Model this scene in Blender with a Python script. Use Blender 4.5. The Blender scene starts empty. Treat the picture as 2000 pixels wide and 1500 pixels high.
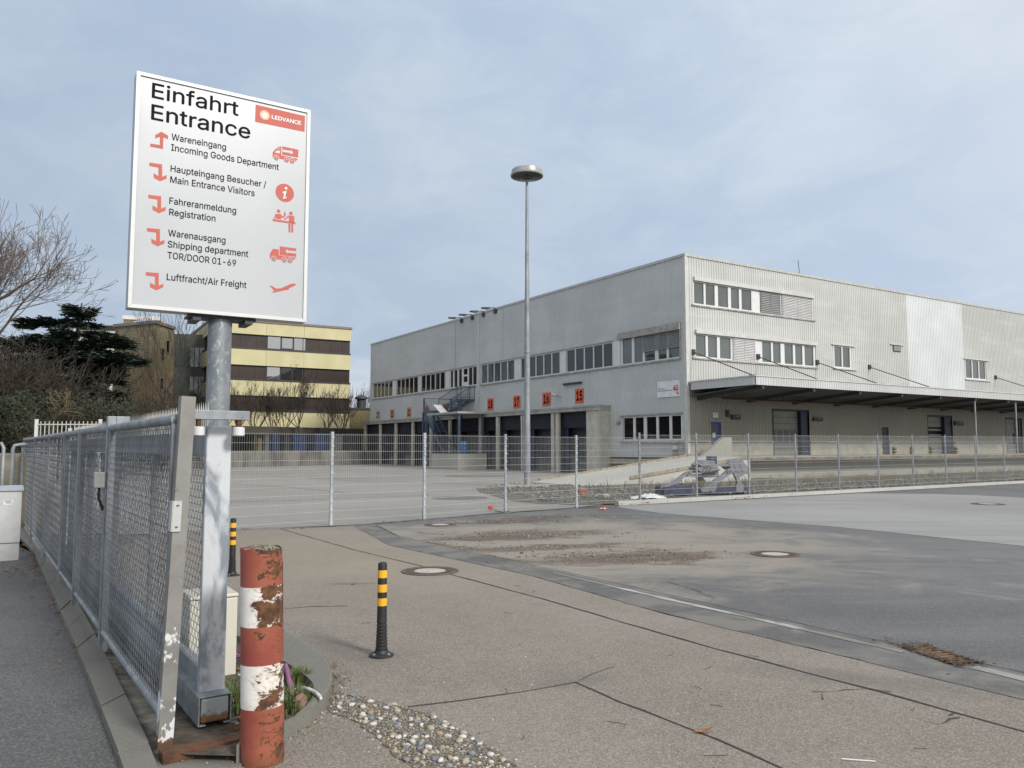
import bpy, bmesh, math, random
from math import sin, cos, tan, atan, atan2, radians, pi, sqrt
from mathutils import Vector, Matrix, noise as mnoise

SC = bpy.context.scene
COL = SC.collection
R = random.Random(11)

# ------------------------------------------------------------------ camera
FPX, CX, CY, EYE = 1550.0, 1000.0, 750.0, 1.7      # focal length etc. in pixels of the 2000 px wide photograph
PITCH = atan(123.0 / FPX)
cam = bpy.data.cameras.new('camera')
cam.sensor_width = 36.0
cam.lens = FPX / 2000.0 * 36.0
cam.clip_start = 0.05
cam.clip_end = 3000
cam_o = bpy.data.objects.new('camera', cam)
COL.objects.link(cam_o)
cam_o.location = (0, 0, EYE)
cam_o.rotation_euler = (pi / 2 + PITCH, 0, 0)
SC.camera = cam_o

# ------------------------------------------------------------------ sky, sun, exposure
SUN_EL, SUN_AZ = radians(32), radians(136)          # azimuth clockwise from +Y: behind the viewer, to the right
SUN_DIR = Vector((sin(SUN_AZ) * cos(SUN_EL), cos(SUN_AZ) * cos(SUN_EL), sin(SUN_EL)))
SC.view_settings.view_transform = 'Standard'
SC.view_settings.look = 'None'
SC.view_settings.gamma = 1
SC.view_settings.exposure = 0.07

wd = bpy.data.worlds.new('World')
SC.world = wd
wd.use_nodes = True
nt = wd.node_tree
for n in list(nt.nodes):
    nt.nodes.remove(n)
def wn(t, **k):
    n = nt.nodes.new(t)
    for a, b in k.items():
        setattr(n, a, b)
    return n
def wmath(op, a, b=None, clamp=False):
    n = wn('ShaderNodeMath', operation=op, use_clamp=clamp)
    for i, v in enumerate((a, b)):
        if v is None: continue
        if isinstance(v, (int, float)): n.inputs[i].default_value = v
        else: nt.links.new(v, n.inputs[i])
    return n.outputs[0]
def wmix(f, a, b, bt='MIX'):
    n = wn('ShaderNodeMix', data_type='RGBA', blend_type=bt)
    for s, v in ((n.inputs[0], f), (n.inputs[6], a), (n.inputs[7], b)):
        if isinstance(v, (int, float)): s.default_value = v
        elif isinstance(v, tuple): s.default_value = (*v, 1)
        else: nt.links.new(v, s)
    return n.outputs[2]
out = wn('ShaderNodeOutputWorld')
bg = wn('ShaderNodeBackground')
bg.inputs['Strength'].default_value = 0.1
sky = wn('ShaderNodeTexSky', sky_type='NISHITA')
sky.sun_disc = False
sky.sun_elevation = SUN_EL
sky.sun_rotation = SUN_AZ
sky.air_density = 1.0
sky.dust_density = 1.5
tc = wn('ShaderNodeTexCoord')
mp = wn('ShaderNodeMapping')
mp.inputs['Scale'].default_value = (1.0, 1.0, 2.1)
nt.links.new(tc.outputs['Generated'], mp.inputs['Vector'])
def wnoise(scale, detail, rough, dist=0.0, w=None):
    n = wn('ShaderNodeTexNoise')
    n.inputs['Scale'].default_value = scale
    n.inputs['Detail'].default_value = detail
    n.inputs['Roughness'].default_value = rough
    n.inputs['Distortion'].default_value = dist
    nt.links.new(mp.outputs[0], n.inputs['Vector'])
    return n.outputs['Fac']
def wramp(v, a, b):
    n = wn('ShaderNodeMapRange', interpolation_type='SMOOTHSTEP')
    n.inputs[1].default_value, n.inputs[2].default_value = a, b
    nt.links.new(v, n.inputs[0])
    return n.outputs[0]
big = wnoise(2.2, 5, 0.55, 0.5)
fine = wnoise(6.5, 6, 0.6, 0.6)
sep = wn('ShaderNodeSeparateXYZ')
nt.links.new(tc.outputs['Generated'], sep.inputs[0])
dot = wn('ShaderNodeVectorMath', operation='DOT_PRODUCT')
nt.links.new(tc.outputs['Generated'], dot.inputs[0])
dot.inputs[1].default_value = SUN_DIR
toward = wramp(dot.outputs['Value'], -1.0, 0.85)
cover = wmath('ADD', wmath('MULTIPLY', wramp(big, 0.3, 0.7), 0.55), wmath('MULTIPLY', wramp(fine, 0.32, 0.68), 0.45))
blue = wmix(0.88, sky.outputs[0], (3.9, 4.95, 6.7))
cloud = wmix(cover, (4.25, 5.15, 6.5), (5.3, 6.15, 7.1))
veil = wmix(wmath('ADD', 0.55, wmath('MULTIPLY', cover, 0.45), True), blue, cloud)
# low bank of brighter cloud towards the horizon
lowband = wmath('MULTIPLY', wramp(sep.outputs['Z'], 0.2, 0.03), wramp(fine, 0.42, 0.66))
veil = wmix(wmath('MULTIPLY', lowband, 0.6), veil, (7.6, 8.0, 8.6))
# overhead and round the veiled sun the cloud is neutral to warm
veil = wmix(wmath('MULTIPLY', wramp(dot.outputs['Value'], -0.35, 0.55), 0.95), veil, (6.7, 6.75, 6.75))
# right-hand part of the visible sky is thinner and brighter, and the veiled sun brightens its own side
gain = wmath('ADD', 0.93, wmath('MULTIPLY', toward, 0.45))
g3 = wn('ShaderNodeCombineXYZ')
for i in range(3): nt.links.new(gain, g3.inputs[i])
mulv = wn('ShaderNodeVectorMath', operation='MULTIPLY')
nt.links.new(veil, mulv.inputs[0]); nt.links.new(g3.outputs[0], mulv.inputs[1])
nt.links.new(mulv.outputs[0], bg.inputs['Color'])
nt.links.new(bg.outputs[0], out.inputs[0])

sl = bpy.data.lights.new('sun', 'SUN')
sl.energy = 3.0
sl.angle = radians(11)
sl.color = (1.0, 0.96, 0.905)
so = bpy.data.objects.new('sun', sl)
COL.objects.link(so)
so.rotation_euler = (-SUN_DIR).to_track_quat('-Z', 'Y').to_euler()

# ------------------------------------------------------------------ measuring helpers (photo pixel -> place in the scene)
def ray(px, py):
    xc, yc = (px - CX) / FPX, (CY - py) / FPX
    return Vector((xc, cos(PITCH) - yc * sin(PITCH), sin(PITCH) + yc * cos(PITCH)))
EYEV = Vector((0, 0, EYE))
def G(px, py, z=0.0):
    d = ray(px, py)
    return EYEV + d * ((z - EYE) / d.z)
def D(px, py, depth):
    d = ray(px, py)
    return EYEV + d * (depth / d.y)
def PL(px, py, p0, n):
    d = ray(px, py)
    n = Vector(n)
    return EYEV + d * ((Vector(p0) - EYEV).dot(n) / d.dot(n))
class Frame:
    """upright local frame: origin and turn about z; pixel lookups on its planes"""
    def __init__(s, o, deg):
        s.o = Vector((o[0], o[1], o[2] if len(o) > 2 else 0)); s.a = radians(deg)
        s.x = Vector((cos(s.a), sin(s.a), 0)); s.y = Vector((-sin(s.a), cos(s.a), 0))
    def loc(s, p):
        d = p - s.o
        return Vector((d.dot(s.x), d.dot(s.y), d.z))
    def wld(s, p):
        return s.o + s.x * p[0] + s.y * p[1] + Vector((0, 0, p[2]))
    def onx(s, px, py, x=0.0):      # plane local x = const
        return s.loc(PL(px, py, s.o + s.x * x, s.x))
    def ony(s, px, py, y=0.0):
        return s.loc(PL(px, py, s.o + s.y * y, s.y))

# ------------------------------------------------------------------ mesh builder
class MB:
    def __init__(s):
        s.v, s.f, s.mi, s.cur = [], [], [], 0
    def face(s, pts):
        i = len(s.v)
        s.v += [tuple(p) for p in pts]
        s.f.append(tuple(range(i, i + len(pts)))); s.mi.append(s.cur)
    def mesh(s, vs, fs, M=None):
        i = len(s.v)
        s.v += [tuple(M @ Vector(p)) if M else tuple(p) for p in vs]
        for f in fs:
            s.f.append(tuple(i + k for k in f)); s.mi.append(s.cur)
    def box(s, x0, x1, y0, y1, z0, z1, M=None):
        vs = [(x, y, z) for z in (z0, z1) for y in (y0, y1) for x in (x0, x1)]
        s.mesh(vs, [(0, 2, 3, 1), (4, 5, 7, 6), (0, 1, 5, 4), (2, 6, 7, 3), (0, 4, 6, 2), (1, 3, 7, 5)], M)
    def bar(s, p, q, w, h, up=(0, 0, 1)):
        p, q = Vector(p), Vector(q)
        d = (q - p).normalized(); u = Vector(up)
        if abs(d.dot(u)) > 0.98: u = Vector((0, 1, 0))
        a = d.cross(u).normalized(); b = a.cross(d)
        vs = [e + a * (i * w / 2) + b * (j * h / 2) for e in (p, q) for i, j in ((-1, -1), (1, -1), (1, 1), (-1, 1))]
        s.mesh(vs, [(3, 2, 1, 0), (4, 5, 6, 7), (0, 1, 5, 4), (1, 2, 6, 5), (2, 3, 7, 6), (3, 0, 4, 7)])
    def tube(s, pts, r, n=6, cap=True):
        pts = [Vector(p) for p in pts]
        m = len(pts)
        rs = r if isinstance(r, (list, tuple)) else [r] * m
        base = len(s.v); prev = None
        for k, p in enumerate(pts):
            t = (pts[min(k + 1, m - 1)] - pts[max(k - 1, 0)])
            t = t.normalized() if t.length > 1e-9 else Vector((0, 0, 1))
            if prev is None:
                a = t.cross(Vector((0, 0, 1)))
                if a.length < 0.05: a = t.cross(Vector((0, 1, 0)))
                a.normalize()
            else:
                a = prev - t * prev.dot(t)
                a = a.normalized() if a.length > 1e-6 else t.orthogonal().normalized()
            prev = a; b = t.cross(a)
            for j in range(n):
                w = 2 * pi * j / n
                s.v.append(tuple(p + (a * cos(w) + b * sin(w)) * rs[k]))
        for k in range(m - 1):
            for j in range(n):
                A = base + k * n; B = A + n; jj = (j + 1) % n
                s.f.append((A + j, A + jj, B + jj, B + j)); s.mi.append(s.cur)
        if cap and n > 2:
            s.f.append(tuple(base + j for j in reversed(range(n)))); s.mi.append(s.cur)
            s.f.append(tuple(base + (m - 1) * n + j for j in range(n))); s.mi.append(s.cur)
    def lathe(s, prof, n=24, c=(0, 0, 0), cap=True):
        c = Vector(c); base = len(s.v); m = len(prof)
        for r, z in prof:
            for j in range(n):
                w = 2 * pi * j / n
                s.v.append((c.x + r * cos(w), c.y + r * sin(w), c.z + z))
        for k in range(m - 1):
            for j in range(n):
                A = base + k * n; B = A + n; jj = (j + 1) % n
                s.f.append((A + j, A + jj, B + jj, B + j)); s.mi.append(s.cur)
        if cap:
            s.f.append(tuple(base + j for j in reversed(range(n)))); s.mi.append(s.cur)
            s.f.append(tuple(base + (m - 1) * n + j for j in range(n))); s.mi.append(s.cur)
    def extr(s, poly, vec):
        vec = Vector(vec); a = [Vector(p) for p in poly]; b = [p + vec for p in a]; n = len(a)
        nrm = Vector((0, 0, 0))
        for i in range(n):
            nrm += a[i].cross(a[(i + 1) % n])
        if nrm.dot(vec) > 0: a.reverse(); b.reverse()
        s.face(a); s.face(list(reversed(b)))
        for i in range(n):
            j = (i + 1) % n
            s.face([a[j], a[i], b[i], b[j]])
    def build(s, name, mats, parent=None, loc=None, rotz=0.0, smooth=False, bevel=0.0, tri=False, seg=2):
        me = bpy.data.meshes.new(name)
        me.from_pydata(s.v, [], s.f)
        for m in (mats if isinstance(mats, (list, tuple)) else [mats]):
            me.materials.append(m)
        if any(s.mi):
            me.polygons.foreach_set('material_index', s.mi)
        if tri:
            bm = bmesh.new(); bm.from_mesh(me)
            big_ = [f for f in bm.faces if len(f.verts) > 4]
            if big_: bmesh.ops.triangulate(bm, faces=big_)
            bm.to_mesh(me); bm.free()
        if smooth:
            me.polygons.foreach_set('use_smooth', [True] * len(me.polygons))
            me.set_sharp_from_angle(angle=radians(40))
        me.update()
        o = bpy.data.objects.new(name, me)
        COL.objects.link(o)
        if parent: o.parent = parent
        if loc is not None: o.location = loc
        if rotz: o.rotation_euler = (0, 0, rotz)
        if bevel:
            b = o.modifiers.new('edge', 'BEVEL'); b.width = bevel; b.segments = seg; b.limit_method = 'ANGLE'
            b.angle_limit = radians(50)
        return o

def tag(o, label=None, cat=None, group=None, kind=None):
    if label: o['label'] = label
    if cat: o['category'] = cat
    if group: o['group'] = group
    if kind: o['kind'] = kind
    return o
def thing(name, label, cat, loc=(0, 0, 0), rotz=0.0, group=None):
    o = bpy.data.objects.new(name, None)
    o.empty_display_size = 0.2
    COL.objects.link(o)
    o.location = loc; o.rotation_euler = (0, 0, rotz)
    return tag(o, label, cat, group)
def dup(root, loc, rotz=0.0, label=None, scale=None):
    r = root.copy(); COL.objects.link(r); r.location = loc
    r.rotation_euler = (0, 0, rotz)
    if scale is not None: r.scale = scale if isinstance(scale, tuple) else (scale,) * 3
    if label: r['label'] = label
    for ch in list(root.children):
        c = ch.copy(); COL.objects.link(c); c.parent = r
        for g in ch.children:
            d = g.copy(); COL.objects.link(d); d.parent = c
    return r

# ------------------------------------------------------------------ materials
class NT:
    def __init__(s, name):
        s.m = bpy.data.materials.new(name); s.m.use_nodes = True
        s.t = s.m.node_tree
        s.b = s.t.nodes['Principled BSDF']
        s.tc = s.t.nodes.new('ShaderNodeTexCoord')
        s.co = s.tc.outputs['Object']
    def n(s, t, **k):
        n = s.t.nodes.new(t)
        for a, b in k.items(): setattr(n, a, b)
        return n
    def put(s, sock, v):
        if isinstance(v, (int, float)): sock.default_value = v
        elif isinstance(v, tuple): sock.default_value = (*v, 1) if len(v) == 3 and sock.type == 'RGBA' else v
        else: s.t.links.new(v, sock)
    def map(s, scale=(1, 1, 1), loc=(0, 0, 0), rot=(0, 0, 0), src=None):
        n = s.n('ShaderNodeMapping')
        n.inputs['Scale'].default_value = scale; n.inputs['Location'].default_value = loc
        n.inputs['Rotation'].default_value = rot
        s.t.links.new(src or s.co, n.inputs['Vector'])
        return n.outputs[0]
    def noise(s, scale, detail=4, rough=0.55, v=None, dist=0.0, out='Fac'):
        n = s.n('ShaderNodeTexNoise')
        n.inputs['Scale'].default_value = scale; n.inputs['Detail'].default_value = detail
        n.inputs['Roughness'].default_value = rough; n.inputs['Distortion'].default_value = dist
        s.t.links.new(v or s.co, n.inputs['Vector'])
        return n.outputs[out]
    def voro(s, scale, v=None, feature='F1', out='Distance', rnd=1.0):
        n = s.n('ShaderNodeTexVoronoi', feature=feature)
        n.inputs['Scale'].default_value = scale; n.inputs['Randomness'].default_value = rnd
        s.t.links.new(v or s.co, n.inputs['Vector'])
        return n.outputs[out]
    def ramp(s, v, a, b, lo=0.0, hi=1.0, smooth=True):
        n = s.n('ShaderNodeMapRange', interpolation_type='SMOOTHSTEP' if smooth else 'LINEAR')
        for i, x in ((1, a), (2, b), (3, lo), (4, hi)): n.inputs[i].default_value = x
        s.t.links.new(v, n.inputs[0])
        return n.outputs[0]
    def math(s, op, a, b=None, clamp=False):
        n = s.n('ShaderNodeMath', operation=op, use_clamp=clamp)
        s.put(n.inputs[0], a)
        if b is not None: s.put(n.inputs[1], b)
        return n.outputs[0]
    def mix(s, f, a, b, bt='MIX'):
        n = s.n('ShaderNodeMix', data_type='RGBA', blend_type=bt)
        s.put(n.inputs[0], f); s.put(n.inputs[6], a); s.put(n.inputs[7], b)
        return n.outputs[2]
    def sep(s, v=None):
        n = s.n('ShaderNodeSeparateXYZ'); s.t.links.new(v or s.co, n.inputs[0])
        return n.outputs
    def bump(s, h, dist=0.01, strength=0.5):
        n = s.n('ShaderNodeBump'); n.inputs['Distance'].default_value = dist; n.inputs['Strength'].default_value = strength
        s.t.links.new(h, n.inputs['Height']); s.t.links.new(n.outputs[0], s.b.inputs['Normal'])
    def blob(s, c, rx, ry, ang=0.0):
        """0 at the middle of an ellipse on the ground, 1 at its rim"""
        v = s.n('ShaderNodeVectorMath', operation='SUBTRACT'); s.t.links.new(s.co, v.inputs[0]); v.inputs[1].default_value = (c[0], c[1], 0)
        m = s.map((1 / rx, 1 / ry, 0), rot=(0, 0, 0), src=s.map(rot=(0, 0, -ang), src=v.outputs[0]))
        l = s.n('ShaderNodeVectorMath', operation='LENGTH'); s.t.links.new(m, l.inputs[0])
        return l.outputs['Value']
    def done(s, col, rough=0.7, metal=0.0, spec=0.5, ior=None):
        s.put(s.b.inputs['Base Color'], col); s.put(s.b.inputs['Roughness'], rough); s.put(s.b.inputs['Metallic'], metal)
        s.b.inputs['Specular IOR Level'].default_value = spec
        if ior: s.b.inputs['IOR'].default_value = ior
        return s.m
def mul(c, k): return tuple(x * k for x in c)
def pmat(name, c, rough=0.6, metal=0.0, var=0.12, scale=3.0, stretch=(1, 1, 1), bump=0.0, bscale=60, spec=0.5, tint=None, ior=None):
    k = NT(name)
    v = k.map(stretch)
    f = k.noise(scale, 5, 0.6, v)
    col = k.mix(k.ramp(f, 0.25, 0.75), mul(c, 1 - var), mul(tint or c, 1 + var))
    if bump: k.bump(k.noise(bscale, 4, 0.6), bump, 0.6)
    return k.done(col, rough, metal, spec, ior)

def m_galv(name='galvanised steel', dark=1.0, scale=26):
    k = NT(name)
    cell = k.voro(scale, out='Color')
    s = k.sep(cell)[0]
    n = k.noise(5, 5, 0.6, k.map((1, 1, 0.35)))
    c = k.mix(k.ramp(n, 0.3, 0.72), mul((0.19, 0.215, 0.24), dark), mul((0.35, 0.375, 0.40), dark))
    c = k.mix(k.math('MULTIPLY', s, 0.22), c, mul((0.48, 0.50, 0.51), dark))
    return k.done(c, k.ramp(n, 0.2, 0.8, 0.62, 0.45), 0.3)
def m_glass(name, c=(0.02, 0.025, 0.028), ior=1.55, rough=0.03):
    k = NT(name)
    f = k.noise(0.35, 2, 0.5)
    return k.done(k.mix(k.ramp(f, 0.3, 0.7), mul(c, 0.75), mul(c, 1.4)), rough, 0.0, 0.5, ior)
# ------------------------------------------------------------------ ground materials
def m_aggregate(name, base, speck=0.5, scale=95, tint=None):
    """paving with a visible stone grain"""
    k = NT(name)
    grain = k.voro(scale, out='Color'); g = k.sep(grain)
    fine = k.noise(260, 2, 0.6)
    bigf = k.noise(0.35, 5, 0.6); mid = k.noise(2.3, 5, 0.6)
    c = k.mix(k.ramp(bigf, 0.3, 0.72), mul(base, 0.82), mul(tint or base, 1.12))
    c = k.mix(k.math('MULTIPLY', k.ramp(mid, 0.5, 0.72), 0.45), c, mul(base, 0.68))
    c = k.mix(k.ramp(k.noise(7, 6, .7), .55, .75, 0, .3), c, mul(base, 0.7))
    c = k.mix(k.ramp(g[0], 0.5, 1.0, 0, speck), c, mul(base, 2.0))
    c = k.mix(k.ramp(g[1], 0.5, 1.0, 0, speck), c, mul(base, 0.3))
    c = k.mix(k.ramp(fine, 0.5, 0.8, 0, 0.35), c, mul(base, 0.6))
    k.bump(g[0], 0.004, 0.5)
    return k, c
def m_road():
    """dark asphalt, dusted and dirty near the entrance, with faint sweeping tyre marks"""
    k = NT('worn asphalt')
    base = (0.118, 0.118, 0.120)
    g = k.sep(k.voro(120, out='Color'))
    bigf = k.noise(0.22, 6, 0.62, dist=0.6)
    streak = k.noise(1.0, 6, 0.65, k.map((0.10, 1.1, 1), rot=(0, 0, radians(-24))))
    c = k.mix(k.ramp(bigf, 0.32, 0.68), mul(base, 0.8), mul(base, 1.22))
    c = k.mix(k.ramp(streak, 0.45, 0.72, 0, 0.6), c, (0.185, 0.183, 0.178))
    c = k.mix(k.ramp(g[0], 0.5, 1.0, 0, 0.5), c, (0.27, 0.26, 0.25))
    c = k.mix(k.ramp(g[1], 0.5, 1.0, 0, 0.6), c, (0.04, 0.04, 0.043))
    c = k.mix(k.ramp(k.noise(1.9, 8, .72, dist=.4), .52, .72, 0, .45), c, (.075, .075, .078))
    # pale dust around the dirty corner
    ctr = G(1080, 1062)
    d = k.blob(ctr, 5.4, 4.6, 0.5)
    nz = k.noise(0.85, 7, 0.68, dist=0.5)
    dust = k.math('MULTIPLY', k.ramp(k.math('ADD', d, k.math('MULTIPLY', k.math('SUBTRACT', nz, 0.5), 2.2)), 1.25, 0.5), 0.9)
    c = k.mix(dust, c, (0.275, 0.245, 0.205))
    # tyre arcs of dust
    for px, py, r, w in ((1500, 1300, 4.6, .18), (1500, 1300, 5.6, .25), (1550, 1330, 5.1, .12), (1780, 1200, 5.0, .3)):
        dd = k.blob(G(px, py), r, r)
        a = k.math('ABSOLUTE', k.math('SUBTRACT', dd, 1.0))
        arc = k.math('MULTIPLY', k.ramp(a, w / r, 0.0), k.ramp(nz, 0.42, 0.62, 0, 0.42))
        c = k.mix(arc, c, (0.3, 0.285, 0.255))
    # brown leaf mould
    nb = k.noise(2.0, 7, 0.72, k.map((0.55, 1.25, 1), rot=(0, 0, radians(-35))), dist=0.4)
    for px, py, rx, ry, an in ((1035, 1043, 1.9, 1.0, .45), (1190, 1090, 1.6, .9, .2), (1030, 1014, 2.4, .7, .75), (930, 1050, 1.5, .5, .4), (1290, 1084, 1.4, .8, .3), (1070, 1068, 2.2, .45, .3), (840, 1062, 1.2, .25, -.6), (920, 1085, 1.4, .25, -.6)):
        b = k.blob(G(px, py), rx, ry, an)
        f = k.ramp(k.math('ADD', b, k.math('MULTIPLY', k.math('SUBTRACT', nb, 0.5), 3.0)), 1.1, 0.5)
        sp = k.ramp(k.noise(24, 5, 0.75), 0.38, 0.58, 0.25, 1.0)
        c = k.mix(k.math('MULTIPLY', f, sp), c, (0.095, 0.066, 0.042))
    k.bump(g[0], 0.003, 0.5)
    return k.done(c, k.ramp(streak, 0.3, 0.8, 0.72, 0.55), 0, 0.35)
def m_concrete(name, base, joints=0.0, streaks=0.5, stain=0.4, grain=90):
    k = NT(name)
    bigf = k.noise(0.16, 6, 0.6, dist=0.5); mid = k.noise(1.3, 6, 0.65)
    st = k.noise(0.8, 6, 0.65, k.map((0.12, 1.4, 1), rot=(0, 0, radians(-30))))
    g = k.sep(k.voro(grain, out='Color'))
    c = k.mix(k.ramp(bigf, 0.3, 0.7), mul(base, 0.88), mul(base, 1.1))
    c = k.mix(k.ramp(st, 0.48, 0.75, 0, streaks), c, mul(base, 0.72))
    c = k.mix(k.ramp(mid, 0.52, 0.75, 0, stain), c, mul(base, 0.66))
    c = k.mix(k.ramp(g[0], 0.6, 1, 0, 0.25), c, mul(base, 1.4))
    c = k.mix(k.ramp(g[1], 0.6, 1, 0, 0.25), c, mul(base, 0.6))
    k.bump(mid, 0.01, 0.3)
    return k.done(c, 0.8, 0, 0.3)

ka, ca = m_aggregate('exposed aggregate paving', (0.236, 0.206, 0.174), 0.55, 130, (0.232, 0.208, 0.179))
ygl = ka.ramp(ka.blob(G(640, 1090), 2.6, 5.5, 0.6), 1.1, 0.1, 0, 0.35)
ca = ka.mix(ygl, ca, (0.31, 0.265, 0.19))
for px, py, rx, ry, an, s in ((690, 1140, .5, .12, .1, .55), (660, 1265, .75, .22, 2.3, .45), (1120, 1330, .5, .2, .4, .3), (1700, 1330, 1.2, .3, -.4, .35)):  # dark patches; the one beside the flexible post paints its cast shadow
    ca = ka.mix(ka.ramp(ka.math('ADD', ka.blob(G(px, py), rx, ry, an), ka.math('MULTIPLY', ka.math('SUBTRACT', ka.noise(4, 5, .6), .5), 1.2)), 1.1, .2, 0, s), ca, (0.10, 0.095, 0.09))
M_AGG = ka.done(ca, 0.78, 0, 0.35)
M_ROAD = m_road()
M_STRIP = (lambda kc: kc[0].done(kc[0].mix(kc[0].ramp(kc[0].noise(1.6, 6, .65, dist=.6), .42, .6, 0, .8), kc[1], (0.20, 0.185, 0.165)), 0.75, 0, .35))(m_aggregate('patched asphalt strip', (0.118, 0.116, 0.115), 0.35, 120))
M_WALK = (lambda kc: kc[0].done(kc[1], 0.75, 0, .35))(m_aggregate('pavement asphalt', (0.118, 0.118, 0.117), 0.5, 90))
M_YARD = m_concrete('yard concrete', (0.265, 0.252, 0.232), streaks=0.25, stain=0.25)
M_LIGHT = m_concrete('pale concrete lane', (0.268, 0.266, 0.26), streaks=0.75, stain=0.3)
M_KERB = m_concrete('kerb concrete', (0.185, 0.18, 0.16), streaks=0.3, stain=0.55)
M_KERB2 = m_concrete('weathered concrete', (0.285, 0.277, 0.245), streaks=0.2, stain=0.45, grain=40)
M_GUT = (lambda k: k.done(k.mix(k.ramp(k.noise(1.1, 5, .65, dist=.6), .40, .60), (.38, .38, .37), (.20, .19, .175)), .8))(NT('gutter stone'))
M_TAR = pmat('joint tar', (0.042, 0.039, 0.036), 0.8)
M_SOIL = pmat('dark soil', (0.075, 0.06, 0.045), 0.95, var=0.5, scale=14, bump=0.02, bscale=40)
M_DIRT = pmat('dry dirt', (0.10, 0.09, 0.075), 0.95, var=0.5, scale=2.2, tint=(0.13, 0.12, 0.10), bump=0.03, bscale=14)
M_EARTH = pmat('distant earth', (0.13, 0.125, 0.10), 0.95, var=0.3, scale=0.2)

def sheet(name, pts, z, m, kind='structure'):
    b = MB(); b.face([(p[0], p[1], z) for p in pts])
    return tag(b.build(name, m, tri=True), kind=kind)
def rough_line(pts, step=0.25, amp=0.012, seed=1):
    r = random.Random(seed); outp = []
    for a, b in zip(pts, pts[1:]):
        n = max(1, int((b - a).length / step)); pr = Vector((-(b - a).y, (b - a).x, 0)).normalized()
        for i in range(n):
            outp.append(a.lerp(b, i / n) + pr * r.uniform(-amp, amp))
    outp.append(pts[-1])
    return outp
def ribbon(name, px, w, z, m, amp=0.012, seed=1, wj=0.35, step=0.2):
    r = random.Random(seed)
    pts = rough_line([G(*p) for p in px], step, amp, seed)
    b = MB(); L, Rr = [], []
    for i, p in enumerate(pts):
        t = (pts[min(i + 1, len(pts) - 1)] - pts[max(i - 1, 0)]).normalized(); q = Vector((-t.y, t.x, 0))
        h = w / 2 * (1 + r.uniform(-wj, wj))
        L.append((p + q * h)); Rr.append(p - q * h)
    for i in range(len(pts) - 1):
        b.face([(*L[i].xy, z), (*Rr[i].xy, z), (*Rr[i + 1].xy, z), (*L[i + 1].xy, z)])
    return tag(b.build(name, m), kind='structure')

big_ = MB(); big_.face([(-900, -60, -.035), (900, -60, -.035), (900, 1400, -.035), (-900, 1400, -.035)])
tag(big_.build('ground', M_EARTH), kind='structure')
# yard behind the wire fence
fl = [G(300, 1042), G(647, 1026), G(829, 1014), G(987, 1000), G(1126, 990), G(1250, 977), G(2000, 942)]
yard = [(-14, 16), *[(p.x, p.y) for p in fl], (60, 62), (60, 100), (-60, 100), (-60, 60), (-16, 22)]
sheet('yard', yard, -0.014, M_YARD)
road = [G(650, 1027), G(1126, 991), G(2000, 945), Vector((45, 42, 0)), Vector((45, -8, 0)), Vector((4, -8, 0)), G(2000, 1366), G(690, 1028)]
sheet('road', road, -0.009, M_ROAD)
lane = [G(1205, 990), G(1215, 987), G(1300, 984), G(1480, 974), G(1680, 963), G(1800, 964), G(1910, 967), G(2000, 972), Vector((34, 26.5, 0)), Vector((34, 12, 0)), G(2000, 1066), G(1640, 1029), G(1300, 1003)]
sheet('lane', rough_line(lane + [lane[0]], 0.5, 0.02, 4)[:-1], -0.005, M_LIGHT)
stripl = [G(690, 1027), G(760, 1065), G(1035, 1124), G(1300, 1200), G(1400, 1223), G(2000, 1367), G(2600, 1512)]
stripr = [G(735, 1026), G(779, 1048), G(1067, 1111), G(1300, 1163), G(1400, 1185), G(1772, 1266), G(2000, 1318), G(2600, 1455)]
sheet('asphalt_strip', rough_line(stripl, .2, .02, 8) + list(reversed(rough_line(stripr, .3, .006, 9))), 0.004, M_STRIP)
fore = [Vector((-2.6, -6, 0)), Vector((7, -6, 0)), *reversed(stripl), G(445, 1036), G(300, 1042), G(250, 1060), Vector((-6, 9.6, 0)), Vector((-1.95, 3.6, 0)), Vector((-1.75, 2.5, 0))]
sheet('forecourt', fore, 0.0, M_AGG)
ribbon('gutter', [(1080, 1119), (1300, 1170.5), (1500, 1215), (1765, 1275)], .07, 0.008, M_GUT, .006, 3, .6)
ribbon('gutter', [(1902, 1304), (2000, 1328), (2600, 1468)], .12, 0.008, M_GUT, .002, 5, .1)
ribbon('joint', [(735, 1026), (779, 1047.5), (1067, 1110), (1300, 1162), (1400, 1184), (1772, 1265), (2000, 1316), (2600, 1453)], .026, 0.0095, M_TAR, .010, 7)
ribbon('joint', [(548, 1033), (684, 1072), (820, 1105), (894, 1126), (1060, 1170), (1224, 1218), (1300, 1240), (1400, 1268), (1590, 1318), (1713, 1350), (2000, 1429), (2300, 1510)], .022, 0.0045, M_TAR, .006, 11)
ribbon('joint', [(790, 1382), (900, 1369), (1010, 1353), (1125, 1333)], .014, 0.0045, M_TAR, .006, 12)
ribbon('joint', [(1125, 1333), (1155, 1318), (1200, 1302)], .006, 0.0045, M_TAR, .01, 13)
ribbon('joint', [(1125, 1333), (1210, 1372), (1300, 1405), (1400, 1445), (1530, 1502), (1700, 1580)], .014, 0.0045, M_TAR, .008, 14)
ribbon('joint', [(440, 1034), (560, 1031), (690, 1026), (829, 1015), (987, 1001), (1180, 990)], .06, 0.0095, M_TAR, .02, 15, .6)
ribbon('joint', [(440, 944), (560, 951), (670, 961)], .07, -0.009, M_TAR, .01, 16)
ribbon('joint', [(440, 980), (560, 977), (700, 972), (840, 967)], .06, -0.009, M_TAR, .01, 17)
ribbon('joint', [(540, 931), (640, 935), (720, 941), (980, 945)], .06, -0.009, M_TAR, .02, 18)
ribbon('joint', [(760, 925), (930, 932), (1010, 934)], .06, -0.009, M_TAR, .02, 19)
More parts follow.
